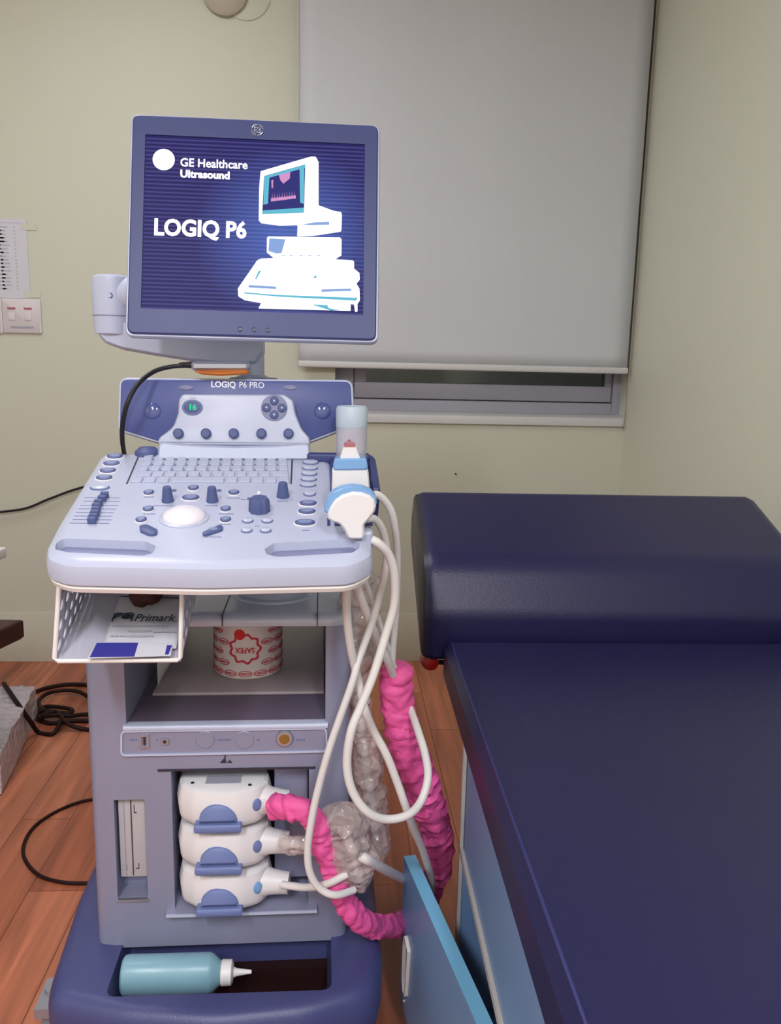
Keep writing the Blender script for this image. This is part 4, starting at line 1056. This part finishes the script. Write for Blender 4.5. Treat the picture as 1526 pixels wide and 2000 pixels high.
# ------------------------------------------------------------------ basket under the panel with papers
a = hit(107, 1291, 1, -.165, MACH); b = hit(353, 1293, 1, -.165, MACH)
zt_ = hit(118, 1132, 1, -.165, MACH).z+.004
bw = b.x-a.x; bh = zt_-a.z; BD = .16; BT = radians(19.5)
BK = MACH @ Matrix.Translation((a.x, -.165, a.z))
BKF = BK @ Matrix.Rotation(BT, 4, 'X')
t = empty('hanging_basket', mw=BK); tag(t, 'white perforated open basket hanging under the control panel', 'basket')
def perf(nu, nv, W, H, fn, hole=.3, skip=None):
    bm = bmesh.new()
    du, dv = W/nu, H/nv
    for i in range(nu):
        for j in range(nv):
            cx, cy = (i+.5)*du, (j+.5)*dv
            sq = []; ho = []
            for k in range(16):
                an = 2*pi*k/16; c_, s_ = cos(an), sin(an); m_ = max(abs(c_), abs(s_))
                sq.append(bm.verts.new(fn(cx+c_/m_*du/2, cy+s_/m_*dv/2)))
                ho.append((cx+c_*du*hole, cy+s_*dv*hole))
            if skip and skip(i, j):
                bm.faces.new(sq); continue
            hv = [bm.verts.new(fn(*q)) for q in ho]
            for k in range(16):
                bm.faces.new((sq[k], sq[(k+1) % 16], hv[(k+1) % 16], hv[k]))
    bmesh.ops.remove_doubles(bm, verts=bm.verts, dist=1e-5)
    return bm
lean = .012
BASK = mat('basket_white', (188, 188, 204), .4)
obj('side_wall', perf(6, 4, BD, bh, lambda u, v: (lean*v/bh, u*cos(BT), u*sin(BT)+v*(bh-u*sin(BT))/bh), .28), BASK, t, solid=.0025)
obj('side_wall', perf(6, 4, BD, bh, lambda u, v: (bw+lean*.4*v/bh, u*cos(BT), u*sin(BT)+v*(bh-u*sin(BT))/bh), .28), BASK, t, solid=.0025)
obj('back_wall', Box(.0, bw, BD*cos(BT), BD*cos(BT)+.0025, BD*sin(BT), bh), BASK, t)
obj('basket_floor', place(Box(0, bw, 0, BD, -.0025, 0), lambda v: Matrix.Rotation(BT, 4, 'X') @ v), BASK, t)
rimp = [Vector((lean, 0, bh)), Vector((0, 0, .004)), Vector((.004, 0, 0)), Vector((bw-.004, 0, 0)), Vector((bw, 0, .004)), Vector((bw+lean*.4, 0, bh))]
obj('front_rim', tube(bmesh.new(), rimp, .0032, 10), WHITE, t)
obj('hanger', join([Box(.01, .03, .02, .13, bh-.002, bh+.004), Box(bw-.02, bw+.004, .02, .13, bh-.002, bh+.004)]), WHITE, t)
def bk(px, py, z=.002):
    q = hit(px, py, 2, z, BKF); return Vector((q.x, q.y))
def BKo(name, bm, m, parent=None):
    return obj(name, bm, m, parent)
t = empty('clinic_paper', mw=BKF); tag(t, 'white sheet with a dark globe logo and Primark heading in the basket', 'paper')
Q = [bk(195, 1262), bk(342, 1262), bk(352, 1190), bk(352, 1160), bk(225, 1160)]
y0_, y1_ = bk(270, 1272).y, BD-.006
Q = [Vector((.055, y0_)), Vector((bw-.008, y0_)), Vector((bw-.008, y1_)), Vector((.055, y1_))]
def waz(x, y, k=0): return .003+.0025*(1+noise.noise(Vector((x*22, y*22, k))))
bm = bmesh.new(); nu, nv = 18, 22
vs = [[bm.verts.new((Q[0].x+(Q[1].x-Q[0].x)*i/nu, y0_+(y1_-y0_)*j/nv, waz(i/nu*.15, j/nv*.2))) for i in range(nu+1)] for j in range(nv+1)]
for j in range(nv):
    for i in range(nu): bm.faces.new((vs[j][i], vs[j][i+1], vs[j+1][i+1], vs[j+1][i]))
obj('sheet', bm, PAPER, t, solid=.0004)
hz_ = .0092
c = bk(240, 1206, hz_); ex = abs(bk(260, 1206, hz_).x-c.x)
g_ = join([tube(bmesh.new(), [Vector((c.x+ex*cos(a)*.95, c.y+.0075*sin(a)+k*.006*cos(a), hz_)) for a in [i*pi*1.2/12-.3 for i in range(13)]], .0011, 6) for k in (-1, 0, 1)] + [Prism(circ(c.x+ex*.35, c.y+.001, ex*.5, .0045), [(hz_-.0002, 0), (hz_+.0002, 0)], XY)])
obj('globe_logo', g_, INK, t)
c = bk(264, 1207, hz_)
k_ = text_bm('Primark', .02, .0001, .0001)
x1 = max(v.co.x for v in k_.verts); wt = bk(343, 1207, hz_).x-c.x
obj('heading', place(k_, lambda v: (c.x+v.x/x1*wt+v.y*.2, c.y+v.y*1.15, hz_+v.z)), INK, t)
bm = bmesh.new()
for py, x0, x1 in ((1214, 268, 340), (1222, 220, 330), (1232, 250, 290), (1234, 300, 340), (1242, 215, 300)):
    a_, b_ = bk(x0, py, hz_), bk(x1, py, hz_); u = a_.x
    while u < b_.x:
        s = .002+.003*random.random(); box(bm, u, u+s, a_.y-.0007, a_.y+.0007, hz_-.0003, hz_); u += s+.0015
obj('small_print', bm, INKG, t)
a_, b_ = bk(235, 1165, hz_), bk(352, 1169, hz_)
obj('fold_line', Prism([a_, b_, b_+Vector((0, .002)), a_+Vector((0, .002))], [(hz_-.0004, 0), (hz_, 0)], XY), INK, t)
t = empty('blue_card', mw=BKF); tag(t, 'white card with a big blue block at the front of the basket', 'card')
Q = [bk(170, 1284, .012), bk(333, 1279, .012), bk(337, 1258, .012), bk(190, 1252, .012)]
obj('card_sheet', Prism(Q, [(.0098, 0), (.0106, 0)], XY), PAPER, t)
Q2 = [bk(175, 1282, .012), bk(262, 1281, .012), bk(270, 1254, .012), bk(189, 1254, .012)]
obj('blue_block', Prism(Q2, [(.0106, 0), (.0110, 0)], XY), PAPERB, t, label='solid blue printed block')
Q2 = [bk(322, 1277, .012), bk(329, 1277, .012), bk(336, 1259, .012), bk(326, 1259, .012)]
obj('blue_stripe', Prism(Q2, [(.0106, 0), (.0110, 0)], XY), PAPERB, t)
# dark brown crumpled cloth
c = hit(284, 1152, 1, -.06, MACH)
bm = bmesh.new(); bmesh.ops.create_icosphere(bm, subdivisions=4, radius=1)
cl = MACH @ Vector((c.x, -.06, c.z))
bz0 = 0
for v in bm.verts:
    p = v.co.copy(); s = 1+.3*noise.noise(p*1.6+Vector((3, 1, 0)))+.15*noise.noise(p*4)
    v.co = Vector((p.x*.026*s, p.y*.022*s, p.z*.026*s*(1.0 if p.z > 0 else .9)))
zmin = min(v.co.z for v in bm.verts)
o = obj('brown_cloth', bm, DBROWN); o.location = cl
tag(o, 'crumpled dark brown cloth tucked at the back of the basket', 'cloth')
# crumpled clear bag right of basket, under the panel
c = ML(415, 1143, -.02)
bm = bmesh.new(); bmesh.ops.create_icosphere(bm, subdivisions=3, radius=1)
for v in bm.verts:
    p = v.co.copy(); s = 1+.3*noise.noise(p*2)
    v.co = MACH @ Vector((c.x-.012+p.x*.035*s, -.02+p.y*.03*s, c.z+.014+p.z*.014*s))
tag(obj('plastic_pouch', bm, WRAP), 'small crumpled clear pouch tucked under the panel beside the basket', 'pouch')

# ------------------------------------------------------------------ tape tub on the shelf
q = hit(486, 1330, 2, ZS+.009, MACH)
rt = (mx(552, 1260, q.y+.05)-mx(418, 1260, q.y+.05))/2
TB = MACH @ Matrix.Translation((mx(485, 1260, q.y+rt), q.y+rt, ZS+.0095))
t = empty('tape_roll_tub', mw=TB); tag(t, 'white round tub printed with red logos standing on the machine shelf', 'tub')
TH_ = .128
obj('tub_body', Lathe((0, 0, 0), (0, 0, 1), [(rt*.93, 0), (rt*.985, .003), (rt, .01), (rt, TH_-.004), (rt*.97, TH_), (rt*.6, TH_), (rt*.58, TH_-.01), (.001, TH_-.01)], 56), TAPEW, t)
def wrap(v, r=rt+.0004): 
    a = v.x/r; rr_ = r+v.z
    return (rr_*sin(a), -rr_*cos(a), v.y)
zc_ = mz(480, 1268, q.y)-ZS-.0095
def sub_len(bm):
    bmesh.ops.subdivide_edges(bm, edges=[e for e in bm.edges if abs(e.verts[0].co.x-e.verts[1].co.x) > .006], cuts=3)
    return bm
ring = []; ring2 = []
for k in range(96):
    a = 2*pi*k/96; r_ = .0275+.0022*cos(9*a)
    ring.append(Vector((r_*cos(a), zc_+r_*.95*sin(a)))); ring2.append(Vector(((r_-.0045)*cos(a), zc_+(r_-.0045)*.95*sin(a))))
obj('label_wreath', place(band(ring, ring2, (0, .0004), XY), wrap), INKR, t)
obj('label_dot', place(Prism(circ(-.009, zc_+.026, .0095), [(0, 0), (.0007, 0)], XY), wrap), INKRB, t)
k_ = text_bm('SAFEX', .015, .0004, .0001, 'CENTER')
obj('label_lettering', place(place(k_, lambda v: (-v.x*.8, zc_-.002-v.y*.9, .0003+v.z)), wrap), INKR, t)
parts = []
for r_ in range(7):
    z = .012+r_*.0185
    for k in range(14):
        xa = (k-7+(.5 if r_ % 2 else 0))*(2*pi*rt/14)
        if abs(xa) < .032 and abs(z-zc_) < .031: continue
        if z > TH_-.01: continue
        o_ = circ(xa, z, .0125, .0055, 20); i_ = circ(xa, z, .0112, .0045, 20)
        parts.append(band(o_, i_, (0, .0003), XY))
        tb = text_bm('COSMO', .0058, .0002, .0001, 'CENTER')
        parts.append(place(tb, lambda v: (xa-v.x, z-v.y, .0001+v.z)))
obj('repeat_logos', place(join(parts), wrap), INKR, t)
# curled white paper at the side of the shelf
a = ML(268, 1360, .12)
bm = bmesh.new(); n = 12; vs = []
x0 = ox0+.022
for i in range(n+1):
    u = i/n
    vs.append([bm.verts.new(MACH @ Vector((x0+.001+.035*(u**1.5)*(j/8), .13+.06*u, ZS+.0105+.07*j/8*(1-.15*u)))) for j in range(9)])
for i in range(n):
    for j in range(8): bm.faces.new((vs[i][j], vs[i+1][j], vs[i+1][j+1], vs[i][j+1]))
tag(obj('curled_paper', bm, WHITE, solid=.0006), 'curled white paper standing at the dark side wall of the shelf', 'paper')

# ------------------------------------------------------------------ gel bottle on the base
a = hit(246, 1860, 2, .255, MACH); b = hit(493, 1861, 2, .255, MACH)
ln = b.x-a.x; rbt = .0275
yc = (yA+0)/2-.006
GBm = MACH @ Matrix.Translation((a.x, yc+.0, .205+rbt))
t = empty('squeeze_bottle', mw=GBm); tag(t, 'teal gel squeeze bottle with white nozzle lying across the machine base', 'bottle')
s = ln/.247
obj('bottle_body', Lathe((0, 0, 0), (1, 0, -.01), [(rbt*.86, 0), (rbt*.97, .003), (rbt, .01), (rbt, .165*s), (rbt*.93, .172*s), (rbt*.6, .187*s), (rbt*.5, .19*s)], 40, sy=1.15, sx=1.0), BOTTLE, t)
obj('cap', Lathe((0, 0, 0), (1, 0, -.01), [(.018, .188*s), (.0195, .19*s), (.019, .208*s), (.014, .211*s), (.0075, .212*s)], 32), WHITE, t)
obj('nozzle', Lathe((0, 0, 0), (1, 0, -.01), [(.0085, .211*s), (.006, .218*s), (.0035, .24*s), (.003, .2465*s)], 20), WHITE, t)
